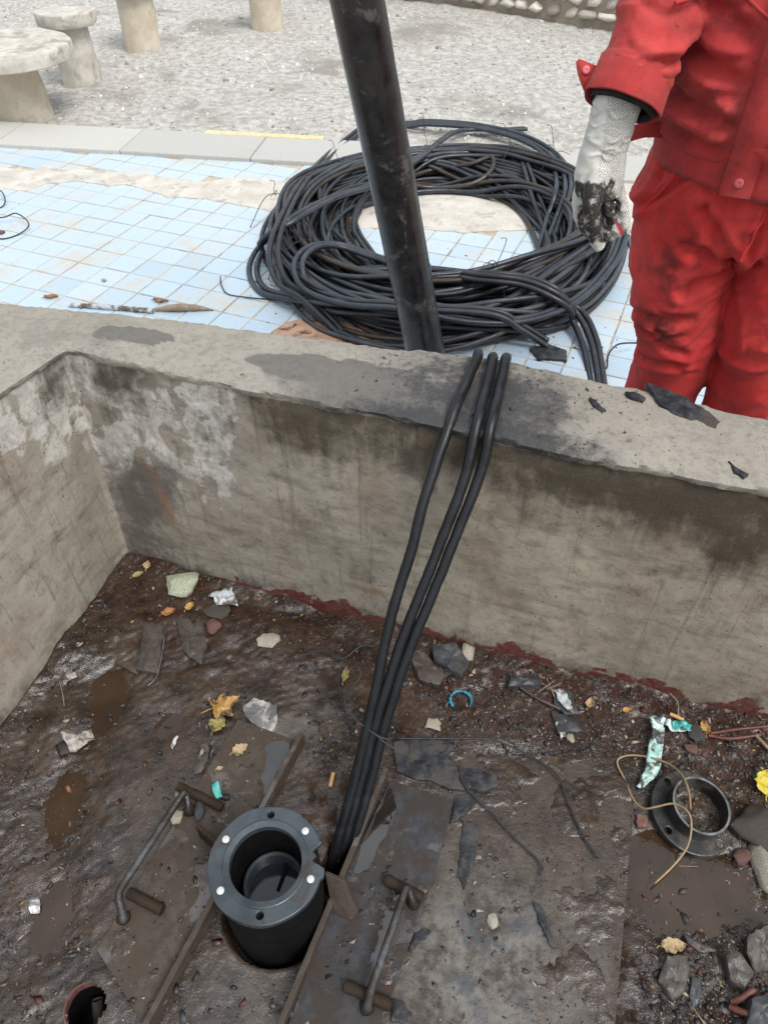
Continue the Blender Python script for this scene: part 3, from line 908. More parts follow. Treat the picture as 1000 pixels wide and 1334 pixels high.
for i in range(-40, 60):
    for j in range(-40, 60):
        c = TO + ta * TP * (i + 0.5) + tb * TP * (j + 0.5)
        kd = (c - KF) @ KN
        if kd > 0.02 or c[1] < outer_y(c[0]) - 0.05 or c[0] < -2.6 or c[0] > 2.2 or c[1] > 4.6:
            continue
        X, Y = proj([[c[0], c[1], 0]])
        if X[0] < -70 or X[0] > 1080:
            continue
        if in_poly(c, pp):
            continue
        tiles.append((np.linalg.norm([c[0], c[1], ZC]), c))
tiles.sort(key=lambda q: q[0])
hs_ = TP / 2 - 0.0032
tv = []
for (s, z) in ((1.0, -0.014), (1.0, -0.0016), (0.965, 0.0)):
    for (u, v) in ((-1, -1), (1, -1), (1, 1), (-1, 1)):
        q = (ta * u + tb * v) * hs_ * s
        tv.append((q[0], q[1], z))
tf = [(0, 1, 5, 4), (1, 2, 6, 5), (2, 3, 7, 6), (3, 0, 4, 7), (4, 5, 9, 8), (5, 6, 10, 9), (6, 7, 11, 10), (7, 4, 8, 11), (8, 9, 10, 11)]
tme = bpy.data.meshes.new('tile')
tme.from_pydata(tv, [], tf); tme.update(); tme.materials.append(MATS['blue_tile'])
rest = []
for k, (d, c) in enumerate(tiles):
    dz = random.uniform(-0.0016, 0.0012)
    if k < 300:
        o = bpy.data.objects.new('tile', tme)
        COL.objects.link(o)
        o.parent = pave
        o.location = (c[0] + random.uniform(-1, 1) * 0.001, c[1] + random.uniform(-1, 1) * 0.001, dz)
        o.rotation_euler = (random.uniform(-1, 1) * 0.006, random.uniform(-1, 1) * 0.006, random.uniform(-1, 1) * 0.012)
    else:
        rest.append((np.array(tv) + np.array([c[0], c[1], dz]), tf))
if rest:
    V, F = join(rest)
    MESH('tiling', V, F, 'blue_tile', parent=pave, kind='stuff', smooth=False, rebase=False)
# the strip of bare mortar where tiles have come off
ring = []
for k in range(len(pp)):
    a, b2 = pp[k], pp[(k + 1) % len(pp)]
    n = max(2, int(np.linalg.norm(b2 - a) / 0.03))
    for t in range(n):
        ring.append(a + (b2 - a) * t / n)
ring = np.array(ring)
ring = ring + 0.018 * np.stack([pn(ring, 14, 61), pn(ring, 14, 62)], 1)
V, F = plate2d(ring, [], -0.01, 0.004, 0.002)
MESH('mortar_patch', V, F, 'mortar', parent=pave, kind='structure', smooth=False, rebase=False)

# ---- granite kerb
kerb = bpy.data.objects.new('kerb', None); COL.objects.link(kerb); kerb['kind'] = 'structure'
j0 = (P2(176, 184) - KF) @ KD
R3 = Matrix.Rotation(math.radians(-8.8), 3, 'Z')
for k in range(-5, 7):
    L, Wd_ = 0.685, 0.33
    c = KF + KD * (j0 + (k + 0.5) * 0.69) + KN * (Wd_ / 2)
    v, f = boxm((c[0], c[1], -0.05 + random.uniform(-.002, .002)), (L, Wd_, 0.14), R3)
    bevel(MESH('kerb_stone', v, f, 'granite', parent=kerb, smooth=False), 0.006)
a, b2 = P2(268, 173, 0.02), P2(420, 183, 0.02)
c = (a + b2) / 2
v, f = boxm((c[0], c[1] + 0.02, 0.0), (np.linalg.norm(b2 - a), 0.05, 0.05), R3)
bevel(MESH('wooden_batten', v, f, 'yellow_paint', label='yellow batten lying along the far edge of the kerb', cat='batten', smooth=False), 0.003)

# ---- gravel yard
fl = KF + KN * 0.29
g0 = fl - KD * 60; g1 = fl + KD * 60
MESH('gravel_yard', [(g0[0], g0[1], -0.03), (g1[0], g1[1], -0.03), (180, 190, -0.03), (-180, 190, -0.03)], [(0, 1, 2, 3)], 'gravel_ground', kind='structure', smooth=False)
nu, nv = 220, 150
U = np.linspace(-3.2, 5.5, nu); Vv = np.linspace(0.0, 6.5, nv)
UU, VV = np.meshgrid(U, Vv, indexing='ij')
gp = fl + KD * UU.ravel()[:, None] + KN * VV.ravel()[:, None]
gz = -0.006 + 0.018 * fbm(gp, 2.2, 3, 71) + 0.008 * fbm(gp, 12, 2, 73) - 0.02 * sstep(0.12, 0.0, VV.ravel())
MESH('gravel_bed', np.c_[gp, gz], grid_faces(nu, nv), 'gravel_ground', kind='structure', rebase=False)
def hull(n, sq, seed, cube=False):
    r = np.random.default_rng(seed)
    p = r.normal(size=(n, 3)); p /= np.linalg.norm(p, axis=1)[:, None]
    if cube:
        p = np.clip(p * 1.6, -1, 1) * r.uniform(0.8, 1, size=(n, 1))
    p *= np.array(sq)
    bm = bmesh.new()
    for q in p:
        bm.verts.new(q)
    res = bmesh.ops.convex_hull(bm, input=bm.verts)
    bmesh.ops.delete(bm, geom=[v for v in bm.verts if not v.link_faces], context='VERTS')
    bm.verts.index_update()
    V = np.array([v.co[:] for v in bm.verts]); F = np.array([[v.index for v in f.verts] for f in bm.faces])
    bm.free()
    return V, F
STONES = [hull(12, (1, 0.8, 0.6), s) for s in range(8)]
CHIPS = [hull(8, (1, 0.62, 0.28), 20 + s, True) for s in range(10)]
def scatter(name, pos, size, cols, mat, shapes, tilt=0.5, seed=3, **kw):
    r = np.random.default_rng(seed)
    Vs, Fs, Cs, k = [], [], [], 0
    for p, s, c in zip(pos, size, cols):
        v, f = shapes[r.integers(len(shapes))]
        M = np.array(Matrix.Rotation(r.uniform(0, 6.28), 3, 'Z') @ Matrix.Rotation(r.normal() * tilt, 3, 'X') @ Matrix.Rotation(r.normal() * tilt, 3, 'Y'))
        Vs.append((v * s) @ M.T + p); Fs.append(f + k); k += len(v)
        Cs.append(np.tile(c, (len(v), 1)))
    return MESH(name, np.vstack(Vs), np.vstack(Fs), mat, smooth=False, attrs={'col': np.vstack(Cs)}, rebase=False, **kw)
n = 17000
gu = RNG.uniform(-3.0, 5.0, n); gv = 6.2 * RNG.uniform(0, 1, n) ** 1.25 + 0.03
q = fl + KD * gu[:, None] + KN * gv[:, None]
X, Y = proj(np.c_[q, np.zeros(n)])
k = (X > -40) & (X < 1040)
q, gv = q[k], gv[k]
zz = -0.006 + 0.018 * fbm(q, 2.2, 3, 71) + 0.008 * fbm(q, 12, 2, 73)
sz = 0.0055 + 0.009 * RNG.random(len(q)) ** 3 + np.where(RNG.random(len(q)) < 0.05, 0.012 * RNG.random(len(q)) + 0.004, 0)
t = RNG.random(len(q))[:, None]
cols = np.array([0.26, 0.24, 0.215]) * (1 - t) + np.array([0.74, 0.72, 0.68]) * t
cols *= RNG.uniform(0.85, 1.1, (len(q), 3)) * 0.5 + 0.5
scatter('gravel', np.c_[q, zz], sz, cols, 'gravel_stone', STONES, 0.4, kind='stuff', label='loose grey gravel spread over the yard', cat='gravel')

# ---- low cobble wall at the far right of the yard
ca, cbb = P2(560, 2), P2(800, 40)
cd = (cbb - ca) / np.linalg.norm(cbb - ca); cn = np.array([cd[1], -cd[0]])
if cn[1] > 0: cn = -cn
cw = thing('cobble_wall', 'low wall of pale rounded stones behind the worker across the gravel', 'wall', (ca[0], ca[1], 0))
LW = 4.2
mid = ca + cd * (LW / 2 - 1.0) - cn * 0.16
Rw = Matrix.Rotation(math.atan2(cd[1], cd[0]), 3, 'Z')
v, f = boxm((mid[0], mid[1], 0.33), (LW, 0.30, 0.74), Rw)
MESH('mortar_core', v, f, 'wall_mortar', parent=cw, smooth=False)
def rockmesh(name, seed, sq, mat, n=18, sub=1, amp=0.08):
    V, F = hull(n, sq, seed)
    bm = bmesh.new()
    vs = [bm.verts.new(p) for p in V]
    for t3 in F:
        bm.faces.new([vs[i] for i in t3])
    bmesh.ops.subdivide_edges(bm, edges=bm.edges, cuts=sub, use_grid_fill=True, smooth=0.35)
    V = np.array([v.co[:] for v in bm.verts])
    V2 = V * (1 + amp * fbm(V, 1.6, 3, seed * 0.37))[:, None]
    for v, p in zip(bm.verts, V2):
        v.co = p
    me = bpy.data.meshes.new(name)
    bm.to_mesh(me); bm.free()
    me.polygons.foreach_set('use_smooth', np.ones(len(me.polygons), bool))
    me.materials.append(MATS[mat])
    return me
cobs = [rockmesh('stone', 90 + s, (1.0, 0.8, 0.75), 'cobble', 14, 1) for s in range(6)]
z = 0.03
while z < 0.70:
    hh = random.uniform(0.085, 0.12)
    s = random.uniform(-1.0, -0.9)
    while s < LW - 1.05:
        w = random.uniform(0.09, 0.17)
        p = ca + cd * (s + w / 2) + cn * random.uniform(-0.005, 0.01)
        o = bpy.data.objects.new('stone', random.choice(cobs))
        COL.objects.link(o); o.parent = cw
        o.location = (p[0] - ca[0], p[1] - ca[1], z + hh / 2)
        o.scale = (w * 0.56, 0.075, hh * 0.60)
        o.rotation_euler = (0, random.uniform(-.15, .15), math.atan2(cd[1], cd[0]))
        s += w
    z += hh * 0.97

# ================================================================== THINGS
# ---- stone table and stools in the gravel yard
def roughen(V, amp, s, seed):
    c = V.mean(0)
    d = V - c; d[:, 2] *= 0.3
    d /= np.linalg.norm(d, axis=1)[:, None] + 1e-9
    return V + d * (amp * fbm(V, s, 3, seed))[:, None]
def leg_prof(r0, r1, h, n=10):
    p = [(0.002, -0.03), (r0, -0.03)]
    for t in np.linspace(0, 1, n):
        p.append((r0 + (r1 - r0) * t, h * t))
    return p + [(0.002, h)]
def slab_prof(r, z0, z1):
    return [(0.002, z0), (r * 0.5, z0), (r * 0.96, z0), (r * 0.99, z0 + 0.006), (r, z0 + 0.4 * (z1 - z0)), (r, z1 - 0.010), (r * 0.985, z1 - 0.002), (r * 0.93, z1), (r * 0.5, z1), (0.002, z1)]
def stone_seat(name, label, cat, bx, by, r_base, r_top, h, r_slab, th, dy, lm='tan_concrete', sm='old_concrete', group=None):
    b = px(bx, by, 0.0)
    c = np.array([b[0], b[1] + dy, 0.0])
    t = thing(name, label, cat, c, group)
    V, F = lathe(leg_prof(r_base, r_top, h), c, 40)
    MESH('pedestal', roughen(V, 0.006, 9, bx), F, lm, parent=t, sharp=40)
    V, F = lathe(slab_prof(r_slab, h, h + th), c, 56)
    MESH('table_top' if cat == 'table' else 'seat', roughen(V, 0.010, 11, bx + 1), F, sm, parent=t, sharp=40)
stone_seat('stone_table', 'round grey stone table on a thick pedestal beside the kerb', 'table', 22, 161, 0.155, 0.125, 0.285, 0.345, 0.075, 0.15)
stone_seat('stone_stool', 'round pale stone stool just behind the stone table', 'stool', 101, 113, 0.125, 0.105, 0.315, 0.175, 0.07, 0.12, lm='old_concrete', group='stone stools in the gravel')
stone_seat('stone_stool', 'stone stool on the gravel, second from the table, only its pedestal in view', 'stool', 182, 66, 0.128, 0.122, 0.34, 0.185, 0.07, 0.12, group='stone stools in the gravel')
stone_seat('stone_stool', 'farthest stone stool, nearest to the leaning black pipe', 'stool', 346, 41, 0.122, 0.118, 0.34, 0.185, 0.07, 0.12, group='stone stools in the gravel')

# ---- leaning pipe
pb, pt = np.array([0.120, 1.930, 0.186]), np.array([-0.056, 1.869, 1.06])
pd = (pt - pb) / np.linalg.norm(pt - pb)
base = pb - pd * (pb[2] - 0.006) / pd[2]
top = base + pd * 2.9
path = [base + pd * s for s in np.linspace(0, 2.9, 60)]
V, F = tube(path, 0.057, 40, cap=False)
Vi, Fi = tube(path, 0.051, 40, cap=False)
Fi = [f[::-1] for f in Fi]
n = len(V); s = 40
V = np.vstack([V, Vi]); F = list(F) + [tuple(i + n for i in f) for f in Fi]
F += [(j, n + j, n + (j + 1) % s, (j + 1) % s) for j in range(s)]
e = (60 - 1) * s
F += [(e + j, e + (j + 1) % s, n + e + (j + 1) % s, n + e + j) for j in range(s)]
V = V + 0.0009 * np.stack([pn(V, 14, 5), pn(V, 14, 6), pn(V, 14, 7)], 1)
MESH('steel_pipe', V, F, 'painted_pipe', label='tall black steel pipe with peeling paint leaning behind the wall', cat='pipe', sharp=50)

# ---- coil of cable on the tiles
CC = np.array([0.245, 3.10]); CR = 0.0106
NTH = 200
th = np.linspace(0, 2 * math.pi, NTH, endpoint=False)
HM = np.zeros((NTH, 120)); r_lo, r_st = 0.15, 0.0085
coil = thing('cable_coil', 'large tangled coil of black cable lying on the blue tiles', 'cable coil', (CC[0], CC[1], 0))
def smooth_c(a, k):
    w = np.exp(-0.5 * (np.arange(-3 * k, 3 * k + 1) / k) ** 2); w /= w.sum()
    return np.convolve(np.r_[a[-3 * k:], a, a[:3 * k]], w, 'valid')
rc = np.random.default_rng(42)
def strand_loop(r, mat, lift=0.0):
    ib = ((r - r_lo) / r_st)
    h = np.zeros(NTH)
    for d in (-1, 0, 1):
        idx = np.clip(np.round(ib + d).astype(int), 0, 119)
        h = np.maximum(h, HM[np.arange(NTH), idx])
    hm = np.maximum.reduce([np.roll(h, k) for k in (-2, -1, 0, 1, 2)])
    z = smooth_c(hm, 4) + CR + lift
    z = np.maximum(z, CR + 0.002)
    for d in (-1, 0, 1):
        idx = np.clip(np.round(ib + d).astype(int), 0, 119)
        HM[np.arange(NTH), idx] = np.maximum(HM[np.arange(NTH), idx], z - CR * 0.2)
    x = CC[0] + r * np.cos(th) * 0.90; y = CC[1] + r * np.sin(th) * 1.06
    V, F = tube(np.stack([x, y, z], 1), CR * rc.uniform(0.82, 1.04), 9, closed=True)
    return MESH('cable_strand', V, F, mat, parent=coil)
cm = ['cable_black', 'cable_blue', 'cable_brown', 'cable_black', 'cable_blue', 'cable_blue', 'cable_brown', 'cable_grey']
for b in range(24):
    R = rc.uniform(0.50, 0.84)
    c1, c2, c3, c4 = rc.normal(0, 0.06), rc.normal(0, 0.045), rc.normal(0, 0.024), rc.normal(0, 0.016)
    f1, f2, f3, f4 = rc.uniform(0, 6.28, 4)
    cj = rc.normal(0, 0.042, 2) * (3.0 if b in (9, 15, 19, 22) else 1.0)
    base_r = R * (1 + c1 * np.sin(th + f1) + c2 * np.sin(2 * th + f2) + c3 * np.sin(3 * th + f3) + c4 * np.sin(5 * th + f4)) + cj[0] * np.cos(th) + cj[1] * np.sin(th)
    ns = rc.integers(2, 5)
    for k in range(ns):
        off = (k - (ns - 1) / 2) * 0.024 + 0.013 * np.sin(th * 2 + rc.uniform(0, 6.28)) + 0.010 * np.sin(th * 3 + rc.uniform(0, 6.28)) + 0.006 * np.sin(th * 5 + rc.uniform(0, 6.28))
        r = np.clip(base_r + off, 0.30, 0.90)
        m = rc.choice(cm)
        if b in (1, 2) and k == 0:
            m = 'cable_rust'
        strand_loop(r, m)
HTOP = HM.max()
def hz(x, y):
    """height of the pile of loops at a plan point"""
    d = np.array([x, y]) - CC
    r = math.hypot(d[0] / 0.90, d[1] / 1.06); t = math.atan2(d[1] / 1.06, d[0] / 0.90) % (2 * math.pi)
    i = int(t / (2 * math.pi) * NTH) % NTH; j = int(round((r - r_lo) / r_st))
    if 0 <= j < 120:
        return max(HM[(i + a) % NTH, min(119, max(0, j + b))] for a in (-3, 0, 3) for b in (-2, 0, 2))
    return 0.0
def loose(pts, mat, offs=((0, 0),), r=CR, n=110):
    """a strand lying on the pile, drawn through points of the picture with heights above the pile"""
    P = []
    for (x, y, up) in pts:
        z = 0.06
        for _ in range(6):
            q = px(x, y, z)
            z = 0.5 * z + 0.5 * (hz(q[0], q[1]) + CR * 0.8 + up)
        q = px(x, y, z)
        P.append(q)
    for (end, nxt) in ((0, 1), (-1, -2)):
        e = P[end] + (P[end] - P[nxt]) / np.linalg.norm(P[end] - P[nxt]) * 0.10
        e2 = P[end] + (P[end] - P[nxt]) / np.linalg.norm(P[end] - P[nxt]) * 0.20
        e[2] = P[end][2] * 0.6; e2[2] = CR
        P = [e2, e] + P if end == 0 else P + [e, e2]
    S = spline(P, n)
    T = np.gradient(S, axis=0); T[:, 2] = 0
    T /= np.linalg.norm(T, axis=1)[:, None] + 1e-9
    N = np.stack([-T[:, 1], T[:, 0], np.zeros(n)], 1)
    for (a, u) in offs:
        t = np.linspace(0, 6.28, n)
        S2 = S + N * (a + 0.004 * np.sin(t * 1.7 + a * 90))[:, None] + np.array([0, 0, u])
        V, F = tube(S2, r, 10)
        MESH('cable_strand', V, F, mat, parent=coil)
loose([(640, 168, .02), (590, 172, .03), (540, 208, .035), (490, 238, .02), (430, 258, .02), (375, 288, .02), (338, 322, .02), (325, 352, 0), (338, 380, 0), (385, 392, .0), (450, 398, .01), (540, 404, .01), (640, 410, .01)], 'cable_blue', ((0, 0), (0.026, 0.004)))
loose([(545, 352, .02), (490, 333, .02), (440, 318, .02), (402, 322, .02), (384, 345, .02), (397, 376, .02), (450, 396, .02), (520, 402, .02), (610, 420, .02), (690, 418, .02), (755, 392, .02), (800, 345, .02), (815, 310, .0)], 'cable_blue', ((0, 0), (0.026, 0)))
loose([(480, 352, .01), (560, 352, .03), (620, 358, .03), (680, 364, .03), (725, 382, .03), (752, 410, .03), (768, 445, .02), (775, 480, .0), (780, 515, .0)], 'cable_black', ((0, 0), (0.025, -0.002), (-0.02, -0.012)))
loose([(500, 243, 0), (560, 222, 0), (610, 214, 0), (640, 204, .0), (640, 222, .0), (612, 240, 0), (560, 244, 0), (505, 236, 0)], 'cable_brown')
loose([(680, 215, 0), (693, 255, 0), (706, 290, 0), (714, 318, 0), (700, 336, 0)], 'cable_black', ((0, 0), (0.028, 0)))
loose([(470, 172, .01), (430, 205, .01), (398, 240, .01), (372, 290, .02), (362, 330, .02), (372, 365, .01), (400, 384, .0)], 'cable_black', ((0, 0), (-0.03, 0)))
loose([(560, 160, .03), (620, 165, .03), (680, 180, .03), (720, 205, .02), (735, 240, .02), (722, 285, .01)], 'cable_blue', ((0, 0), (0.027, 0.003), (-0.03, 0)))
# wire ties round the bundles, with loose ends
for (ang, r1, r2, endl, lean) in ((1.62, 0.60, 0.80, 0.14, 0.2), (1.05, 0.58, 0.82, 0.10, 0.5), (0.75, 0.62, 0.84, 0.12, 0.4), (0.05, 0.55, 0.78, 0.06, -0.5), (5.9, 0.55, 0.8, 0.07, 0.6), (4.95, 0.5, 0.74, 0.10, 0.3), (4.55, 0.52, 0.76, 0.08, -0.4), (3.7, 0.55, 0.80, 0.08, 0.5), (3.05, 0.58, 0.82, 0.06, -0.6), (2.3, 0.55, 0.8, 0.09, 0.4)):
    d = np.array([math.cos(ang), math.sin(ang)])
    pa = CC + d * r1; pb2 = CC + d * r2
    za = hz(*pa); zb = hz(*pb2); zm = max(za, zb, hz(*((pa + pb2) / 2))) + 0.006
    tn = np.array([-d[1], d[0]])
    pth = [(pa[0], pa[1], 0.004), (pa[0], pa[1], za * 0.6 + 0.01), (*(pa * 0.7 + pb2 * 0.3), zm), (*(pa * 0.35 + pb2 * 0.65 + tn * 0.01), zm), (*pb2, zb * 0.6 + 0.01), (*pb2, 0.004)]
    V1, F1 = tube(spline(pth, 40), 0.0016, 6)
    m0 = np.array([*(pa * 0.5 + pb2 * 0.5), zm])
    e1 = [m0, m0 + [tn[0] * 0.02, tn[1] * 0.02, endl * 0.5], m0 + [tn[0] * endl * lean, tn[1] * 0.01, endl], m0 + [tn[0] * endl * lean - 0.02, 0.0, endl * 1.05]]
    V2, F2 = tube(spline(e1, 16), 0.0013, 5)
    e2 = [m0, m0 + [-tn[0] * 0.03, -tn[1] * 0.03, endl * 0.2], m0 + [-tn[0] * endl * 0.6 + d[0] * 0.02, -0.03, endl * 0.1]]
    V3, F3 = tube(spline(e2, 12), 0.0013, 5)
    V, F = join([(V1, F1), (V2, F2), (V3, F3)])
    MESH('wire_tie', V, F, 'wire_black', parent=coil)

# ---- the three cables that come up out of the well and lie over the wall
HK = (ZT - ZF) / 0.50
def hang(x, y, Y0=1.075):
    d = _ray(x, y); m = d[2] / d[1]
    Yv = (ZT - Y0 * HK - ZC) / (m - HK)
    return pxy(x, y, Yv)
CAB = [([(592, 541)], [(556, 640), (533, 725), (509, 805), (493, 880), (478, 950), (457, 1035), (436, 1112)], (622, 459), 'left of the three cables over the wall, apart from the other two'),
       ([(623, 552)], [(606, 620), (578, 695), (548, 772), (518, 850), (493, 930), (468, 1025), (446, 1108)], (641, 464), 'middle one of the three cables over the wall, touching the right one'),
       ([(641, 556)], [(624, 620), (595, 695), (564, 772), (532, 850), (506, 930), (482, 1020), (458, 1104)], (658, 465), 'right-hand of the three black cables hanging over the wall into the pit')]
for k, (edge, down, out, lab) in enumerate(CAB):
    po = px(*out, ZT + 0.016)
    pts = [(po[0] - 0.10 + 0.05 * k, 2.10, 0.016), (po[0] - 0.03, po[1] + 0.30, 0.016), (po[0] + 0.015, po[1] + 0.10, 0.10), (po[0] + 0.005, po[1] + 0.028, ZT - 0.10), (po[0] + 0.001, po[1] + 0.015, ZT - 0.012), tuple(po - [0, 0.012, -0.002])]
    pe = px(*edge[0], ZT + 0.010)
    pts.append(tuple((po + pe) / 2 + [0, 0, 0.0]))
    pts.append(tuple(pe + [0, 0.012, 0.0]))
    for q in down:
        pts.append(tuple(hang(*q)))
    l = np.array(pts[-1])
    pts.append(tuple(l + [-0.012, -0.022, -0.10])); pts.append(tuple(l + [-0.016, -0.03, -0.24]))
    S = spline(pts, 170)
    S = S + 0.0012 * np.stack([pn(S, 22, k), pn(S, 22, k + 3), 0 * S[:, 0]], 1)
    V, F = tube(S, 0.0102 + 0.0005 * pn(S, 60, k) + 0.0003 * pn(S, 160, k), 14)
    MESH('power_cable', V, F, 'cable_wet', label='black power cable, ' + lab, cat='cable', group='cables hanging over the wall')
tc = (hang(478, 950) + hang(506, 930)) / 2
ta_ = hang(468, 1025) - hang(518, 850); ta_ /= np.linalg.norm(ta_)
u1 = np.cross(ta_, [0, 0, 1]); u1 /= np.linalg.norm(u1); u2 = np.cross(ta_, u1)
tc = (hang(478, 957) + hang(505, 948)) / 2
pth = [tc + u1 * 0.031 * math.cos(a) + u2 * 0.016 * math.sin(a) + ta_ * 0.003 * math.sin(2 * a) for a in np.linspace(0, 4 * math.pi, 60)]
pth += [tc - u1 * 0.04 + ta_ * 0.02, hang(455, 930), hang(452, 905), hang(470, 880), hang(462, 862)]
V, F = tube(spline(pth, 160), 0.0017, 6)
MESH('binding_wire', V, F, 'wire_black', label='thin wire binding the hanging cables together near the floor', cat='wire')

# ---- well casing with its flange
wc = px(346, 1124, 0.10)
well = thing('well_casing', 'black well casing with a bolted grey flange, open and holding water', 'well casing', (wc[0], wc[1], -0.20))
def ang_r(th):
    r = 0.0965 + 0.0006 * math.sin(7 * th)
    a = math.degrees(th)
    a = (a + 180) % 360 - 180
    if -6 < a < 25:
        t = (a + 6) / 31
        r -= 0.016 * math.sin(math.pi * min(1, t * 1.15)) ** 0.7 if t < 0.87 else 0
        r += 0.004 * math.sin(t * 17)
    if a < -3 and a > -14:
        r += 0.004
    return r
outer = [(wc[0] + ang_r(t) * math.cos(t), wc[1] + ang_r(t) * math.sin(t)) for t in np.linspace(0, 2 * math.pi, 140, endpoint=False)]
bc = 0.0815
hol = [circ(wc, 0.0625, 64)] + [circ((wc[0] + bc * math.cos(math.radians(a)), wc[1] + bc * math.sin(math.radians(a))), 0.0062, 16) for a in (90, -90)]
V, F = plate2d(outer, hol, 0.087, 0.1005, 0.0015)
fl_ = MESH('flange', V, F, 'flange_grey', parent=well, sharp=30)
V, F = lathe([(0.0625, 0.088), (0.0705, 0.1008), (0.072, 0.1022), (0.0705, 0.1030), (0.0605, 0.1000), (0.0595, 0.092), (0.0595, 0.088)], (wc[0], wc[1], 0), 64)
MESH('seal_ring', V, F, 'flange_grey', parent=well, sharp=40)
for a in (152, 213, 40, -19):
    c = (wc[0] + bc * math.cos(math.radians(a)), wc[1] + bc * math.sin(math.radians(a)))
    V, F = lathe([(0.0004, 0.0995), (0.0062, 0.0995), (0.0062, 0.1022), (0.0050, 0.1032), (0.0004, 0.1034)], (c[0], c[1], 0), 20)
    MESH('plug', V, F, 'white_plastic', parent=fl_, sharp=40)
V, F = lathe([(0.0890, -0.20), (0.0890, 0.0868), (0.0600, 0.0868), (0.0600, -0.20)], (wc[0], wc[1], 0), 64)
MESH('casing', V, F, 'casing_black', parent=well, sharp=40)
ic = (wc[0] + 0.004, wc[1] + 0.002, 0)
V, F = lathe([(0.0535, -0.20), (0.0535, 0.006), (0.0510, 0.0075), (0.0470, 0.004), (0.0465, -0.20)], ic, 56)
MESH('inner_pipe', V, F, 'flange_grey', parent=well, sharp=40)
V, F = lathe([(0.0005, -0.075), (0.0470, -0.075), (0.0470, -0.014), (0.0005, -0.014)], ic, 48)
MESH('water', V, F, 'well_water', parent=well, sharp=40)
V, F = tube([px(374, 1124, -0.004), px(362, 1160, -0.012)], 0.0028, 8)  # black bar modelled in place of a dark slanting reflection in the water
MESH('dark_reflection', V, F, 'casing_black', parent=well)

# ---- the two steel half covers with lifting handles
def pxz(pts, z):
    return [px(x, y, z)[:2] for x, y in pts]
def fin(a, b, z, h, t):
    """upright bar along a ground line a-b"""
    a, b = px(*a, z), px(*b, z)
    d = b - a; L = np.linalg.norm(d)
    R = Matrix.Rotation(math.atan2(d[1], d[0]), 3, 'Z')
    c = (a + b) / 2
    return boxm((c[0], c[1], z + h / 2 - 0.012), (L, t, h + 0.024), R)
def handle(parent, leg0, bar0, bar1, leg1, sleeves, zp, zb):
    for (a, b, r) in sleeves:
        p, q = px(*a, zp + r), px(*b, zp + r)
        S = [p + (q - p) * t for t in np.linspace(0, 1, 9)]
        V, F = tube(S, r * (1 + 0.05 * np.sin(np.arange(9) * 2.1)), 16)
        MESH('hinge_sleeve', V, F, 'rusty_steel', parent=parent, sharp=45)
    P = [px(*leg0, zp + 0.002), px(*leg0, zp + 0.018), px(*bar0, zb)]
    Q = [px(*bar1, zb), px(*leg1, zp + 0.016), px(*leg1, zp + 0.002)]
    pts = P[:2] + [P[2] * 0.85 + P[1] * 0.15, P[2] * 0.94 + Q[0] * 0.06] + [P[2] + (Q[0] - P[2]) * t for t in (0.3, 0.5, 0.7)] + [Q[0] * 0.94 + P[2] * 0.06, Q[0] * 0.85 + Q[1] * 0.15] + Q[1:]
    V, F = tube(spline(pts, 70), 0.0072, 14)
    MESH('handle', V, F, 'handle_steel', parent=parent, sharp=60)
    for q in (leg0, leg1):
        c = px(*q, zp)
        V, F = lathe([(0.001, -0.002), (0.014, -0.002), (0.0115, 0.006), (0.008, 0.010), (0.001, 0.010)], (c[0], c[1], zp), 16)
        V = V + 0.0015 * np.stack([pn(V, 70, 1), pn(V, 70, 2), pn(V, 70, 3)], 1)
        MESH('weld', V, F, 'rusty_steel', parent=parent)
zl = -0.0945
lp = [(310, 937), (391, 966), (196, 1336), (186, 1334), (126, 1237)]
c = np.mean([px(*q, zl) for q in lp], 0)
hl = thing('cover_plate', 'muddy steel half cover left of the well, with a handle, one puddled corner', 'cover plate', (c[0], c[1], zl - 0.008), 'half covers beside the well')
V, F = plate2d(pxz(lp, zl), [], zl - 0.008, zl, 0.001)
MESH('plate', V, F, 'muddy_steel', parent=hl, smooth=False)
V, F = fin((394, 962), (190, 1345), zl, 0.026, 0.0105)
bevel(MESH('edge_bar', V, F, 'muddy_steel', parent=hl, smooth=False), 0.0012)
handle(hl, (247, 1056), (241, 1030), (154, 1163), (161, 1196), [((232, 1024), (290, 1052), 0.0095), ((168, 1163), (212, 1186), 0.0105)], zl, zl + 0.045)
V, F = fin((296, 1118), (262, 1088), zl, 0.050, 0.009)
bevel(MESH('lug', V, F, 'rusty_steel', parent=hl, smooth=False), 0.002)
zr = -0.0925
rp = [(508, 1016), (591, 1042), (562, 1150), (531, 1236), (492, 1345), (371, 1345), (432, 1180)]
c = np.mean([px(*q, zr) for q in rp], 0)
hr = thing('cover_plate', 'wet steel half cover right of the well, with a handle and a lug', 'cover plate', (c[0], c[1], zr - 0.008), 'half covers beside the well')
V, F = plate2d(pxz(rp, zr), [], zr - 0.0075, zr, 0.001)
MESH('plate', V, F, 'wet_steel', parent=hr, smooth=False)
V, F = fin((503, 1008), (364, 1345), zr, 0.026, 0.0105)
bevel(MESH('edge_bar', V, F, 'muddy_steel', parent=hr, smooth=False), 0.0012)
handle(hr, (538, 1176), (530, 1154), (482, 1292), (478, 1312), [((503, 1146), (550, 1170), 0.0105), ((450, 1284), (510, 1310), 0.0105)], zr, zr + 0.040)
T4 = np.array([px(424, 1136, -0.030), px(449, 1146, -0.032), px(467, 1188, -0.080), px(458, 1198, zr + 0.002), px(434, 1186, zr + 0.002)])
nn = np.cross(T4[1] - T4[0], T4[4] - T4[0]); nn /= np.linalg.norm(nn)
V = np.vstack([T4 - nn * 0.0045, T4 + nn * 0.0045])
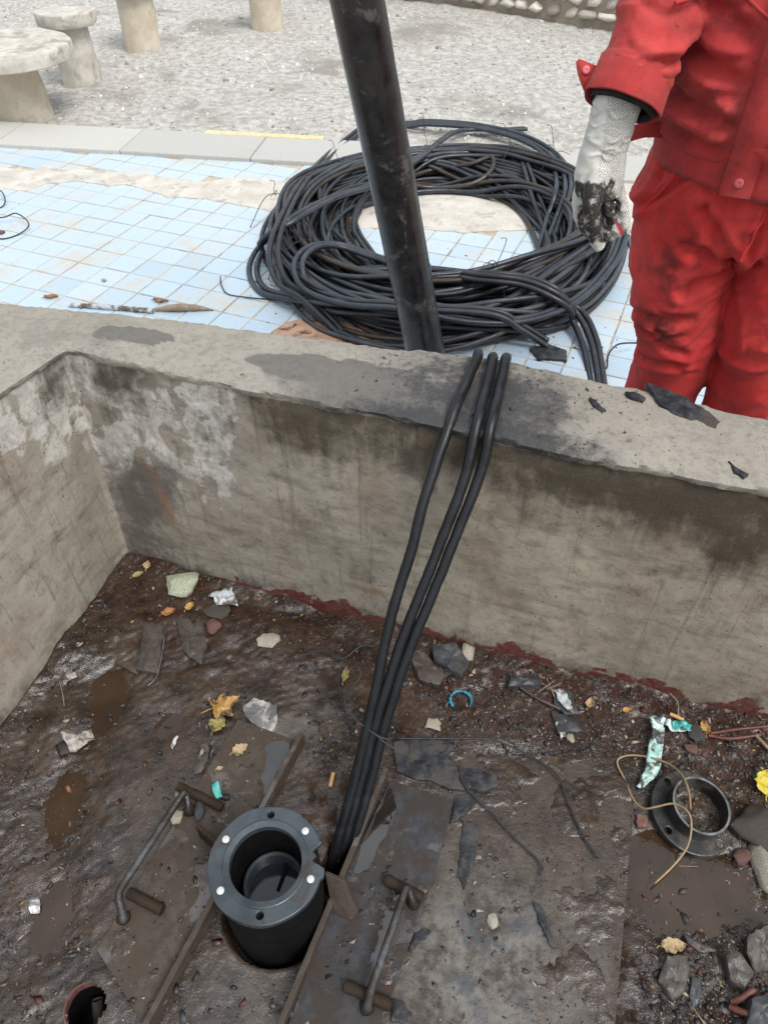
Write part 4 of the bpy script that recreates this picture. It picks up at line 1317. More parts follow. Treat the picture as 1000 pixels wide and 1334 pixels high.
F = [(4, 3, 2, 1, 0), (5, 6, 7, 8, 9)] + [(i, (i + 1) % 5, 5 + (i + 1) % 5, 5 + i) for i in range(5)]
bevel(MESH('lug', V, F, 'muddy_steel', parent=hr, smooth=False), 0.0015)
# lumps of wet grit on the right cover
lum = []
r_ = np.random.default_rng(5)
for _ in range(60):
    x, y = r_.choice([(455, 1230), (490, 1160), (470, 1130), (500, 1175), (440, 1260)]) + r_.normal(0, 14, 2)
    s = 0.002 + 0.006 * r_.random() ** 2
    v, f = CHIPS[r_.integers(10)]
    lum.append((v * s + px(x, y, zr) + np.array([0, 0, s * 0.2]), f.tolist()))
V, F = join(lum)
MESH('grit', V, F, 'wet_rubber', label='wet black grit lying on the right half cover', cat='grit', kind='stuff', smooth=False)

# ---- large flat steel sheet set in the mud
zc_ = -0.1045
cp = [(486, 1010), (540, 985), (600, 978), (640, 984), (700, 982), (760, 990), (826, 1021), (823, 1080), (800, 1345), (470, 1345), (480, 1200)]
V, F = plate2d(pxz(cp, zc_), [], zc_ - 0.011, zc_, 0.001)
sheet = MESH('steel_sheet', V, F, 'cover_steel', label='large flat steel sheet crusted with grey mud, right of the half covers', cat='steel sheet', smooth=False, rebase=False)

# thin crusts of real mud on the steel, and water standing on it
def crust(poly, z, parent, thr, amp, seed, mat='mud', inset=3, step=0.0035, bias=None):
    P = np.array([px(x, y, z)[:2] for x, y in poly])
    a, b = P.min(0), P.max(0)
    ux = np.arange(a[0], b[0], step); uy = np.arange(a[1], b[1], step)
    U, V_ = np.meshgrid(ux, uy, indexing='ij')
    q = np.stack([U.ravel(), V_.ravel()], 1)
    ins = np.zeros(len(q), bool)
    j = len(P) - 1
    for i in range(len(P)):
        cond = ((P[i, 1] > q[:, 1]) != (P[j, 1] > q[:, 1]))
        xi = (P[j, 0] - P[i, 0]) * (q[:, 1] - P[i, 1]) / (P[j, 1] - P[i, 1] + 1e-12) + P[i, 0]
        ins ^= cond & (q[:, 0] < xi)
        j = i
    h = fbm(q, 11, 4, seed) + 0.25 * fbm(q, 60, 2, seed + 3)
    if bias is not None:
        X, Y = proj(np.c_[q, np.full(len(q), z)])
        h = h + bias(X, Y)
    zz = amp * sstep(thr, thr + 0.5, h) * (0.5 + 0.5 * np.abs(pn(q, 55, seed + 5)) + 0.7 * np.abs(pn(q, 130, seed + 6)))
    zz = np.where(ins & (h > thr), zz + 0.0004, -0.002)
    Fq = grid_faces(len(ux), len(uy))
    k = (ins[Fq].all(1)) & ((zz[Fq] > 0).any(1))
    Fq = Fq[k]
    used, inv = np.unique(Fq, return_inverse=True)
    V2 = np.c_[q, z + zz][used]
    n_ = len(used)
    MESH('mud_crust', V2, inv.reshape(-1, 4), mat, parent=parent, attrs={'dry': np.zeros(n_), 'redsoil': np.zeros(n_), 'film': 0.35 + 0.3 * pn(V2, 9, seed)}, kind='stuff')
crust(lp, zl, hl, 0.62, 0.0020, 91)
crust(rp, zr, hr, 0.66, 0.0020, 95)
crust(cp, zc_, sheet, 0.34, 0.0026, 99, bias=lambda X, Y: 0.55 * sstep(1100, 1010, Y) + 0.35 * sstep(700, 800, X) - 0.55 * np.exp(-((X - 640) / 90) ** 2 - ((Y - 1240) / 110) ** 2))
def film(parent, pts, z, seed):
    P = spline(np.array([px(x, y, z)[:2] for x, y in pts]), 70, True)
    P = P + 0.009 * np.stack([pn(P, 28, seed), pn(P, 28, seed + 2)], 1) + 0.003 * np.stack([pn(P, 90, seed), pn(P, 90, seed + 2)], 1)
    V, F = plate2d(P, [], z - 0.0005, z + 0.0012)
    MESH('standing_water', V, F, 'film_water', parent=parent, smooth=False)
film(hl, [(352, 968), (380, 972), (366, 1000), (350, 1030), (340, 1034), (346, 1000)], zl, 3)
film(hr, [(508, 1026), (516, 1050), (498, 1090), (484, 1120), (470, 1140), (462, 1128), (480, 1085)], zr, 5)

# ---- socket in the floor, bottom left
hz0 = px(113, 1312, ZF)
sock = thing('pipe_socket', 'small round socket with a reddish rim sunk in the mud, bottom left', 'pipe socket', (hz0[0], hz0[1], -0.21))
V, F = lathe([(0.040, ZF - 0.02), (0.040, ZF + 0.000), (0.0385, ZF + 0.003), (0.036, ZF + 0.003), (0.0345, ZF), (0.0345, ZF - 0.012), (0.036, ZF - 0.02)], (hz0[0], hz0[1], 0), 40)
V = V + 0.0012 * np.stack([pn(V, 60, 1), pn(V, 60, 2), pn(V, 60, 3)], 1)
MESH('rim', V, F, 'red_pvc', parent=sock, sharp=40)
V, F = lathe([(0.0385, -0.21), (0.0385, ZF - 0.004), (0.0350, ZF - 0.004), (0.0350, -0.21)], (hz0[0], hz0[1], 0), 40)
MESH('tube', V, F, 'casing_black', parent=sock, sharp=40)
V, F = lathe([(0.0005, -0.215), (0.034, -0.215), (0.034, -0.200), (0.0005, -0.200)], (hz0[0], hz0[1], 0), 24)
MESH('bottom', V, F, 'casing_black', parent=sock)
V, F = tube([hz0 + [0.01, -0.02, -0.07], hz0 + [0.002, 0.02, -0.04]], 0.010, 12)
MESH('plug_stub', V, F, 'mud_slab', parent=sock)

# ---- black collar with a raised ring, on the right
def on_mud(x, y, up=0.0):
    z = ZF
    for _ in range(4):
        q = px(x, y, z); z = float(mudh(q[None, :2])[0]) + up
    return px(x, y, z)
cc_ = px(902, 1058, -0.106)
ax = np.array([0.10, -0.10, 1.0]); ax /= np.linalg.norm(ax)
Q = np.array(Vector((0, 0, 1)).rotation_difference(Vector(ax)).to_matrix())
col = thing('pipe_collar', 'black flanged pipe collar with a raised ring, lying in mud on the right', 'pipe collar', (cc_[0], cc_[1], -0.115))
V, F = plate2d(circ((0, 0), 0.086, 64), [circ((0, 0), 0.052, 48)] + [circ((0.072 * math.cos(math.radians(a)), 0.072 * math.sin(math.radians(a))), 0.0065, 14) for a in (212, 122, 32, 302)], -0.014, 0.002, 0.003)
MESH('flange', V @ Q.T + cc_, F, 'wet_rubber', parent=col, sharp=35)
V, F = lathe([(0.0570, -0.012), (0.0570, 0.041), (0.0535, 0.041), (0.0525, -0.012)], (0, 0, 0), 56)
MESH('ring', V @ Q.T + cc_, F, 'wet_rubber', parent=col, sharp=35)
V, F = lathe([(0.0575, 0.0402), (0.0575, 0.0420), (0.0532, 0.0420), (0.0532, 0.0402)], (0, 0, 0), 56)
MESH('rim', V @ Q.T + cc_, F, 'zinc_rim', parent=col, sharp=35)

# ------------------------------------------------------------------ litter helpers
def shard(name, label, cat, pts, thick, mat, base=None, up=0.0, rough=0.25, group=None, seed=1, tilt=(0, 0)):
    """a broken flat piece: plan outline, real thickness, uneven top"""
    c2 = np.mean(pts, 0)
    zb = (float(on_mud(*c2)[2]) if base is None else base) + up
    P = np.array([px(x, y, zb + thick)[:2] for x, y in pts])
    R = []
    for k in range(len(P)):
        a, b = P[k], P[(k + 1) % len(P)]
        n = max(1, int(np.linalg.norm(b - a) / 0.008))
        for t in range(n):
            R.append(a + (b - a) * t / n)
    R = np.array(R)
    e = thick * 0.35
    R = R + min(0.003, thick) * np.stack([pn(R, 110, seed), pn(R, 110, seed + 5)], 1)
    c = R.mean(0)
    def lev(s, z, amp):
        q = c + (R - c) * s
        return np.c_[q, np.full(len(q), zb + z) + amp * pn(q, 70, seed + 9)]
    L = [lev(0.985, -0.006, 0), lev(1.0, thick * 0.3, e * 0.2), lev(0.985, thick * 0.85, e * 0.4), lev(0.90, thick, e), lev(0.6, thick * 1.05, e * 1.2), lev(0.3, thick * 1.05, e * 1.2)]
    n = len(R)
    V = np.vstack(L + [np.array([[c[0], c[1], zb + thick]])])
    V[:, 2] += (V[:, 0] - c[0]) * tilt[0] + (V[:, 1] - c[1]) * tilt[1]
    F = []
    for k in range(len(L) - 1):
        F += [(k * n + i, k * n + (i + 1) % n, (k + 1) * n + (i + 1) % n, (k + 1) * n + i) for i in range(n)]
    k = len(L) - 1
    F += [(k * n + i, k * n + (i + 1) % n, len(V) - 1) for i in range(n)]
    F.append(tuple(range(n))[::-1])
    return MESH(name, V, F, mat, label=label, cat=cat, group=group, smooth=True, sharp=38)

def chunk(name, label, cat, x, y, w, h, up, mat, seed=1, base=None, rot=0.0, group=None, amp=0.12):
    """a lump of stone or foam, w x h in picture pixels, up metres tall"""
    q = on_mud(x, y) if base is None else px(x, y, base)
    t = np.linalg.norm(q - _C0) * 0.93
    s = (w / FPX * t / 2, h / FPX * t / 2 * 1.1, up / 2)
    me = rockmesh(name, seed, (1, 1, 1), mat, 16, 2, amp)
    o = bpy.data.objects.new(name, me); COL.objects.link(o)
    o.location = (q[0], q[1], q[2] + up * 0.25)
    o.scale = s
    o.rotation_euler = (0, 0, rot)
    return tag(o, label, cat, group)

def leaf(name, label, x, y, L, Wd, rot, mat, curl=0.3, up=0.006, base=None, seed=1, lobes=0, group=None):
    q = on_mud(x, y, up) if base is None else px(x, y, base + up)
    nu, nv = 21, 13
    V = []
    rr = np.random.default_rng(seed)
    for i in range(nu):
        t = i / (nu - 1)
        w = math.sin(math.pi * min(1, t * 1.02) ** 0.8) ** 0.75 * Wd / 2
        if lobes:
            w = Wd / 2 * (0.62 + 0.38 * abs(math.sin(math.pi * t * lobes)) ** 0.6) * math.sin(math.pi * t) ** 0.5
        for j in range(nv):
            s = j / (nv - 1) * 2 - 1
            x_ = (t - 0.5) * L; y_ = s * w * (1 + 0.12 * math.sin(t * 23 + seed))
            z = curl * Wd * 0.5 * s * s + curl * L * 0.35 * (t - 0.5) ** 2 - 0.0012 * math.exp(-(s / 0.08) ** 2)
            V.append((x_, y_, z))
    V = np.array(V)
    V[:, 2] += 0.16 * Wd * fbm(V, 3.0 / max(L, 0.01), 3, seed) * (1 if curl else 0.3)
    V[:, :2] += (0.07 * Wd * np.stack([pn(V, 5.0 / L, seed + 2), pn(V, 5.0 / L, seed + 4)], 1)) * (np.abs(np.tile(np.linspace(-1, 1, nv), nu)) ** 2)[:, None]
    R = np.array(Matrix.Rotation(math.radians(rot), 3, 'Z') @ Matrix.Rotation(rr.uniform(-.15, .15), 3, 'X'))
    V = V @ R.T + q
    F = grid_faces(nu, nv)
    parts = [(V, F.tolist())]
    st = [V[0 * nv + nv // 2], V[nv // 2] + R @ np.array([-L * 0.10, 0.002, 0.001]), V[nv // 2] + R @ np.array([-L * 0.18, -0.001, -0.002])]
    parts.append(tube(spline(st, 6), 0.0005, 5))
    V, F = join(parts)
    o = MESH(name, V, F, mat, label=label, cat='leaf', group=group)
    m = o.modifiers.new('thick', 'SOLIDIFY'); m.thickness = 0.0006
    return o

def lobed_leaf(name, label, x, y, size, rot, mat, up=0.006, seed=1, cup=0.35):
    q = on_mud(x, y, up)
    na, nr = 96, 7
    V = [(0, 0, 0)]
    for i in range(na):
        a = 2 * math.pi * i / na
        lob = 0.0
        for (c, w, l) in ((0, 0.48, 1.0), (1.0, 0.42, 0.88), (-1.0, 0.42, 0.88), (2.0, 0.40, 0.62), (-2.0, 0.40, 0.62)):
            d = (a - c + math.pi) % (2 * math.pi) - math.pi
            lob = max(lob, l * math.exp(-(abs(d) / w) ** 1.3))
        r = size * (0.34 + 0.66 * lob) * (1 + 0.05 * math.sin(a * 26) + 0.04 * math.sin(a * 11 + seed))
        for k in range(1, nr + 1):
            t = k / nr
            V.append((r * t * math.cos(a), r * t * math.sin(a), cup * size * t * t * (0.6 + 0.6 * math.sin(2 * a + seed)) + 0.05 * size * t * math.cos(a * 5)))
    V = np.array(V)
    V[:, 2] += 0.16 * size * fbm(V, 1.6 / size, 3, seed)
    F = []
    for i in range(na):
        b, c = 1 + i * nr, 1 + ((i + 1) % na) * nr
        F.append((0, b, c))
        F += [(b + k, b + k + 1, c + k + 1, c + k) for k in range(nr - 1)]
    R = np.array(Matrix.Rotation(math.radians(rot), 3, 'Z') @ Matrix.Rotation(0.2, 3, 'Y'))
    st, sf = tube(spline(np.array([(0, 0, 0), (-0.4 * size, 0.03 * size, 0.03 * size), (-0.9 * size, -0.05 * size, 0)]), 10), 0.0008, 5)
    V, F = join([(V, F), (st, sf)])
    o = MESH(name, V @ R.T + q, F, mat, label=label, cat='leaf')
    o.modifiers.new('thick', 'SOLIDIFY').thickness = 0.0006
    return o

def scrap(name, label, cat, pts, mat, amp=0.012, up=0.006, base=None, seed=1, group=None, fr=28):
    """crumpled sheet (paper, film) spanning a four-point outline"""
    c2 = np.mean(pts, 0)
    z = (float(on_mud(*c2)[2]) if base is None else base) + up
    A, B, C, D = [px(x, y, z) for x, y in pts]
    n = 16
    u, v = np.meshgrid(np.linspace(0, 1, n), np.linspace(0, 1, n), indexing='ij')
    u = u.ravel()[:, None]; v = v.ravel()[:, None]
    V = (A * (1 - u) + B * u) * (1 - v) + (D * (1 - u) + C * u) * v
    V[:, :2] += 0.004 * np.stack([pn(V, 60, seed), pn(V, 60, seed + 3)], 1)
    V[:, 2] += amp * (1 - np.abs(pn(V, fr, seed + 6))) - amp * 0.4 + amp * 0.5 * pn(V, 70, seed + 8)
    o = MESH(name, V, grid_faces(n, n), mat, label=label, cat=cat, group=group)
    m = o.modifiers.new('thick', 'SOLIDIFY'); m.thickness = 0.0007
    return o

def strip(pts, width, amp, seed, n=60, m=7):
    P = np.array(pts); S = spline(P, n)
    T = np.gradient(S, axis=0); T[:, 2] = 0; T /= np.linalg.norm(T, axis=1)[:, None] + 1e-9
    N = np.stack([-T[:, 1], T[:, 0], 0 * T[:, 0]], 1)
    V = S[:, None, :] + N[:, None, :] * (np.linspace(-0.5, 0.5, m)[None, :, None] * np.broadcast_to(width, (n,))[:, None, None])
    V = V.reshape(-1, 3)
    V[:, 2] += amp * (1 - 1.6 * np.abs(pn(V, 45, seed))) + amp * 0.4 * pn(V, 110, seed + 1)
    return V, grid_faces(n, m)

def wire(name, label, pts, r, mat, cat='wire', base=None, up=0.004, n=80, group=None):
    P = [(on_mud(x, y, up + (h if h else 0)) if base is None else px(x, y, base + up + h)) for (x, y, h) in pts]
    V, F = tube(spline(P, n), r, 7)
    return MESH(name, V, F, mat, label=label, cat=cat, group=group)

# ------------------------------------------------------------------ litter in the pit
chunk('foam_chunk', 'pale yellow-green foam chunk in the corner of the pit', 'foam', 238, 763, 52, 44, 0.040, 'foam', 203, amp=0.2)
scrap('paper_scrap', 'crumpled white paper scrap right of the pale foam chunk', 'paper', [(272, 776), (302, 764), (310, 790), (284, 789)], 'paper_white', 0.014, 0.012, seed=2)
chunk('mud_clod', 'dark mud clod under the white paper scrap', 'clod', 284, 797, 44, 30, 0.022, 'mud_slab', 207)
chunk('brick_fragment', 'small pinkish brick fragment below the white paper scrap', 'brick', 279, 818, 23, 24, 0.024, 'brick', 211)
chunk('plaster_lump', 'crumbly beige plaster lump on the mud left of the cables', 'plaster', 352, 835, 37, 24, 0.018, 'pale_stone', 213, amp=0.3)
leaf('dry_leaf', 'rust-brown leaf just below the foam chunk', 220, 798, 0.036, 0.026, 25, 'leaf_rust', 0.4, seed=3)
leaf('dry_leaf', 'small orange leaf at the lower edge of the foam chunk', 247, 790, 0.028, 0.018, 60, 'leaf_ochre', 0.4, seed=4)
leaf('dry_leaf', 'curled pale leaf standing in the very corner of the pit', 192, 738, 0.024, 0.018, 90, 'leaf_tan', 0.9, seed=5)
leaf('dry_leaf', 'olive leaf scrap left of the foam chunk', 180, 749, 0.030, 0.016, 30, 'leaf_olive', 0.5, seed=6)
shard('wood_offcut', 'flat muddy brown offcut lying in the left puddle', 'offcut', [(188, 810), (214, 812), (207, 876), (176, 872)], 0.012, 'mud_slab', seed=3)
wire('thin_wire', 'pale stiff wire along the edge of the muddy offcut', [(215, 812, .012), (213, 840, .012), (207, 872, .010), (202, 885, .004), (193, 893, .004)], 0.0012, 'zinc_rim')
shard('wood_offcut', 'short dark offcut crossing the end of the larger muddy offcut', 'offcut', [(148, 862), (156, 858), (182, 868), (178, 878)], 0.008, 'dark_wood', seed=4)
shard('slate_piece', 'small upright brown sliver left of the brick fragment', 'sliver', [(246, 830), (257, 830), (257, 852), (247, 853)], 0.010, 'mud_slab', seed=5)
shard('slate_piece', 'broad dark flake between the foam chunk and the brick fragment', 'flake', [(228, 806), (262, 800), (270, 840), (262, 866), (240, 850)], 0.010, 'mud_slab', seed=6, up=-0.002)
lobed_leaf('lobed_leaf', 'big curled ochre leaf behind the left half cover', 285, 922, 0.046, 25, 'leaf_ochre', 0.010, 8)
leaf('dry_leaf', 'dull olive leaf tucked under the big ochre leaf', 284, 943, 0.044, 0.034, 70, 'leaf_olive', 0.4, 0.006, seed=9)
leaf('dry_leaf', 'tan leaf lying flat on the left half cover', 313, 976, 0.036, 0.024, 35, 'leaf_tan', 0.3, 0.003, base=zl, seed=10)
leaf('dry_leaf', 'tiny tan leaf scrap on the left half cover below the larger tan leaf', 287, 1001, 0.014, 0.010, 10, 'leaf_tan', 0.3, 0.003, base=zl, seed=11)
shard('plaster_flake', 'grey slate flake with white plaster right of the ochre leaf', 'flake', [(316, 920), (330, 908), (360, 918), (362, 938), (352, 956), (330, 942), (318, 932)], 0.014, 'plaster_slate', seed=7)
shard('slate_piece', 'narrow grey flake left of the left half cover', 'flake', [(262, 968), (274, 966), (272, 985), (262, 1006), (252, 1008), (252, 1000)], 0.012, 'mud_slab', seed=8)
def butt(label, x, y, rot, L=0.030, base=None):
    q = on_mud(x, y, 0.0045) if base is None else px(x, y, base + 0.0045)
    d = np.array([math.cos(math.radians(rot)), math.sin(math.radians(rot)), 0.05])
    V, F = tube([q - d * L / 2, q, q + d * L / 2], 0.0042, 12)
    MESH('cigarette_butt', V, F, 'cigarette_paper', label=label, cat='cigarette butt', sharp=50)
butt('orange cigarette butt lying between the half covers beside the cables', 432, 1016, 80)
butt('orange cigarette butt near the foot of the wall by the teal plastic', 881, 934, -32)
scrap('paper_wad', 'dirty white crumpled paper on the mud by the left wall', 'paper', [(80, 960), (120, 952), (126, 968), (92, 980)], 'paper_dirty', 0.02, 0.014, seed=12)
chunk('bottle_cap', 'small black lump beside the crumpled paper near the left wall', 'lump', 82, 977, 24, 18, 0.020, 'wet_rubber', 215)
scrap('foil_scrap', 'scrap of silver foil on the bare mud at far left', 'foil', [(39, 1172), (52, 1170), (53, 1190), (41, 1192)], 'foil', 0.008, 0.003, seed=13, fr=60)
scrap('plastic_scrap', 'narrow white plastic scrap on the mud left of the left half cover', 'scrap', [(222, 972), (231, 958), (233, 960), (226, 976)], 'paper_white', 0.004, 0.003, seed=14)
chunk('pebble', 'pale pinkish pebble beside the left handle', 'pebble', 230, 1066, 25, 17, 0.018, 'pale_stone', 217, base=zl)
chunk('rubber_lump', 'black rubber lump under the far end of the left handle', 'rubber', 261, 1054, 16, 30, 0.018, 'wet_rubber', 219, base=zl)
scrap('teal_scrap', 'small dark teal plastic scrap on the left half cover', 'scrap', [(276, 1022), (284, 1020), (290, 1040), (280, 1042)], 'teal_dark', 0.010, 0.004, base=zl, seed=15)
chunk('pebble', 'dark wet pebble beside the teal scrap on the left half cover', 'pebble', 294, 1039, 15, 10, 0.010, 'wet_rubber', 221, base=zl)
scrap('paper_scrap', 'tiny white and tan paper scrap on the mud by the left wall', 'paper', [(86, 880), (100, 875), (102, 882), (90, 887)], 'paper_dirty', 0.005, 0.004, seed=16)
wire('straw', 'short yellow straw lying on the mud by the left wall', [(78, 888, 0), (82, 905, .004), (84, 920, 0)], 0.0010, 'dry_wood', 'straw')
# by the wall, middle
shard('slate_piece', 'thick blue-grey slate chunk against the foot of the wall', 'slate', [(562, 842), (592, 838), (612, 862), (600, 878), (566, 858)], 0.020, 'slate', seed=9, tilt=(0.1, 0.25))
chunk('pebble', 'cream pebble touching the thick slate chunk at the wall foot', 'pebble', 608, 852, 25, 26, 0.030, 'pale_stone', 223, amp=0.05)
shard('slate_piece', 'long narrow blue-grey slate piece lying near the wall foot', 'slate', [(662, 880), (702, 880), (704, 892), (662, 893)], 0.014, 'slate', seed=10)
shard('slate_piece', 'upper of two dark slates crossed by a white film scrap', 'slate', [(722, 902), (742, 898), (756, 930), (736, 930), (720, 916)], 0.010, 'slate', seed=11)
shard('slate_piece', 'lower of two dark slates crossed by a white film scrap', 'slate', [(718, 926), (746, 934), (758, 952), (726, 954)], 0.010, 'slate', seed=12)
scrap('film_scrap', 'torn white film lying across two dark slates', 'scrap', [(720, 900), (734, 898), (748, 932), (738, 928)], 'paper_white', 0.012, 0.014, seed=17)
scrap('film_scrap', 'thin white film sliver below the two dark slates', 'scrap', [(722, 940), (726, 940), (738, 960), (731, 963)], 'paper_white', 0.006, 0.008, seed=18)
chunk('pebble', 'round beige pebble just below the two dark slates', 'pebble', 744, 963, 15, 14, 0.014, 'pale_stone', 225)
wire('twig', 'brown twig lying towards the two dark slates', [(678, 896, .004), (700, 910, .006), (730, 924, .010)], 0.0030, 'dark_wood', 'twig')
for k, (a, b) in enumerate((((705, 890), (730, 905)), ((712, 884), (722, 908)), ((720, 888), (700, 902)), ((730, 890), (712, 898)))):
    wire('straw', 'loose brown straw in the little heap by the wall foot', [(a[0], a[1], .004 + .002 * k), ((a[0] + b[0]) / 2, (a[1] + b[1]) / 2, .010), (b[0], b[1], .004)], 0.0012, 'dry_wood', 'straw', group='straws by the wall foot')
rg = []
for a in np.linspace(math.radians(-30), math.radians(225), 40):
    q = on_mud(600, 912, 0.008)
    rg.append(q + 0.024 * np.array([math.cos(a), math.sin(a), 0]))
V, F = tube(rg, 0.0034 + 0.0012 * np.sin(np.arange(40) * 1.9), 9)
MESH('plastic_ring', V, F, 'blue_plastic', label='broken bright blue plastic ring on the mud below the wall', cat='ring')
chunk('plaster_lump', 'small beige lump at the tip of the black sheet scraps', 'lump', 564, 946, 22, 22, 0.014, 'pale_stone', 227, amp=0.3)
leaf('dry_leaf', 'yellowed narrow leaf under the loose wire left of the cables', 450, 878, 0.046, 0.016, 80, 'leaf_olive', 0.3, seed=19)
wire('loose_wire', 'loose dark blue wire curling on the mud left of the cables', [(388, 856, .004), (420, 848, .010), (445, 858, .014), (470, 842, .02), (490, 842, .02)], 0.0022, 'wire_black')
wire('loose_wire', 'second loose black wire hanging beside the cables to the floor', [(447, 862, .02), (441, 885, .015), (446, 920, .01), (460, 950, .01), (462, 965, .01)], 0.0020, 'wire_black')
leaf('dry_leaf', 'small yellow leaf near the wall foot right of the two slates', 768, 916, 0.030, 0.018, 60, 'leaf_tan', 0.6, seed=20)
leaf('dry_leaf', 'tiny yellow leaf by the wall foot left of the teal plastic', 816, 925, 0.022, 0.011, 10, 'leaf_ochre', 0.5, seed=21)
leaf('dry_leaf', 'upright orange leaf right of the teal plastic', 917, 948, 0.036, 0.020, 85, 'leaf_ochre', 0.5, 0.008, seed=22)
leaf('yellow_leaf', 'bright yellow leaf at the right edge of the picture', 998, 1020, 0.060, 0.050, 70, 'leaf_yellow', 0.25, 0.012, seed=23)
leaf('dry_leaf', 'pale tan leaf at the edge of the right puddle', 877, 1232, 0.046, 0.026, 5, 'leaf_tan', 0.3, 0.010, seed=24)
# teal plastic ribbon
tp = [on_mud(896, 948, .012), on_mud(880, 950, .016), on_mud(866, 941, .02), on_mud(850, 937, .02), on_mud(856, 952, .014), on_mud(852, 978, .012), on_mud(848, 1004, .012), on_mud(838, 1018, .010), on_mud(830, 1028, .006)]
V, F = strip(tp, np.interp(np.linspace(0, 1, 60), [0, .2, .35, .5, .7, .85, 1], [.018, .016, .014, .026, .030, .020, .010]), 0.009, 31)
o = MESH('plastic_ribbon', V, F, 'teal_plastic', label='torn pale teal plastic ribbon lying against the black collar', cat='plastic ribbon')
o.modifiers.new('thick', 'SOLIDIFY').thickness = 0.0007
V, F = strip([on_mud(898, 950, .018), on_mud(886, 944, .022), on_mud(876, 947, .022)], 0.018, 0.009, 35, 24)
o2 = MESH('torn_end', V, F, 'teal_dark', parent=o)
o2.modifiers.new('thick', 'SOLIDIFY').thickness = 0.0007
sp = [(852, 1151, .004), (877, 1127, .006), (895, 1102, .03), (900, 1075, .05), (895, 1057, .06), (877, 1047, .05), (854, 1051, .035), (838, 1053, .02), (825, 1042, .01), (814, 1017, .006), (804, 997, .004), (806, 988, .004), (820, 984, .006), (843, 986, .016), (870, 995, .035), (888, 1010, .055), (897, 1033, .06), (899, 1055, .055)]
V, F = tube(spline([px(x, y, ZF + 0.004 + h) for x, y, h in sp], 120), 0.0021, 8)
MESH('packing_strap', V, F, 'strap_plastic', label='looped brown plastic strap lying over the black collar', cat='strap')
wire('twig', 'reddish twig against the wall at the right edge, upper of three', [(925, 955, .006), (960, 950, .012), (1010, 945, .012)], 0.0034, 'red_twig', 'twig')
wire('twig', 'reddish twig at the right edge, lowest of three', [(922, 958, .004), (950, 962, .008), (990, 957, .008)], 0.0040, 'red_twig', 'twig')
wire('twig', 'pale yellow stick at the right edge under the reddish twigs', [(984, 958, .01), (1003, 978, .008)], 0.0035, 'dry_wood', 'twig')
wire('twig', 'thin arched brown stem at the wall foot beside the teal plastic', [(872, 903, .02), (882, 915, .02), (883, 930, .006)], 0.0013, 'dry_wood', 'twig')
chunk('rock', 'grey mud-covered rock right of the black collar', 'rock', 985, 1085, 70, 60, 0.050, 'mud_slab', 229)
chunk('rock', 'pale cream rock at the right edge below the collar', 'rock', 994, 1132, 46, 56, 0.050, 'pale_stone', 231, amp=0.15)
chunk('rock', 'small brown rock between the collar and the cream rock', 'rock', 964, 1118, 26, 20, 0.024, 'brick', 233)
shard('slate_piece', 'angular brown slab below the pale leaf, lower right', 'slab', [(868, 1246), (892, 1244), (898, 1262), (894, 1290), (878, 1304), (858, 1276)], 0.014, 'mud_slab', seed=13, tilt=(0.1, 0.2))
shard('slate_piece', 'narrow greenish-grey slab right of the angular brown slab', 'slab', [(901, 1272), (914, 1274), (912, 1304), (902, 1316), (898, 1300)], 0.012, 'slate', seed=14)
shard('slate_piece', 'dark sliver at the edge of the right puddle above the brown slab', 'sliver', [(890, 1216), (902, 1222), (936, 1240), (910, 1240), (894, 1228)], 0.008, 'mud_slab', seed=15)
shard('slate_piece', 'large tilted grey slab at the right edge above the brown twig', 'slab', [(944, 1242), (960, 1240), (982, 1268), (972, 1292), (950, 1274)], 0.016, 'mud_slab', seed=16, tilt=(0.2, 0.3))
shard('slate_piece', 'broad grey slab at the lower right edge of the picture', 'slab', [(972, 1218), (1004, 1200), (1010, 1262), (986, 1266), (972, 1242)], 0.020, 'mud_slab', seed=17, tilt=(-0.2, 0.3))
shard('slate_piece', 'grey slab in the lower right corner of the picture', 'slab', [(976, 1300), (1010, 1290), (1010, 1340), (974, 1340)], 0.018, 'slate', seed=18)
wire('twig', 'thick brown twig in the lower right corner', [(952, 1305, .006), (966, 1300, .01), (982, 1288, .008)], 0.006, 'red_twig', 'twig')
wire('twig', 'brown twig under the thick one in the lower right corner', [(950, 1312, .004), (965, 1318, .008), (978, 1322, .006)], 0.006, 'red_twig', 'twig')
wire('straw', 'thin straw below the brown slab, lower right', [(902, 1312, .008), (910, 1324, .01), (918, 1334, .004)], 0.0010, 'dry_wood', 'straw')
wire('straw', 'short straw floating in the puddle below the collar', [(882, 1128, .006), (908, 1129, .006)], 0.0009, 'dry_wood', 'straw')
shard('slate_piece', 'reddish flat stone at the left foot of the collar', 'stone', [(828, 1060), (844, 1062), (846, 1076), (830, 1076)], 0.010, 'brick', seed=19)
chunk('brick_fragment', 'reddish brick fragment behind the collar', 'brick', 898, 976, 22, 17, 0.016, 'brick', 235)
chunk('brick_fragment', 'small orange brick chip right of the larger one behind the collar', 'brick', 919, 984, 14, 8, 0.010, 'brick', 237)
chunk('rock', 'flat black stone under the cigarette butt by the wall', 'stone', 905, 955, 28, 26, 0.018, 'slate', 239)
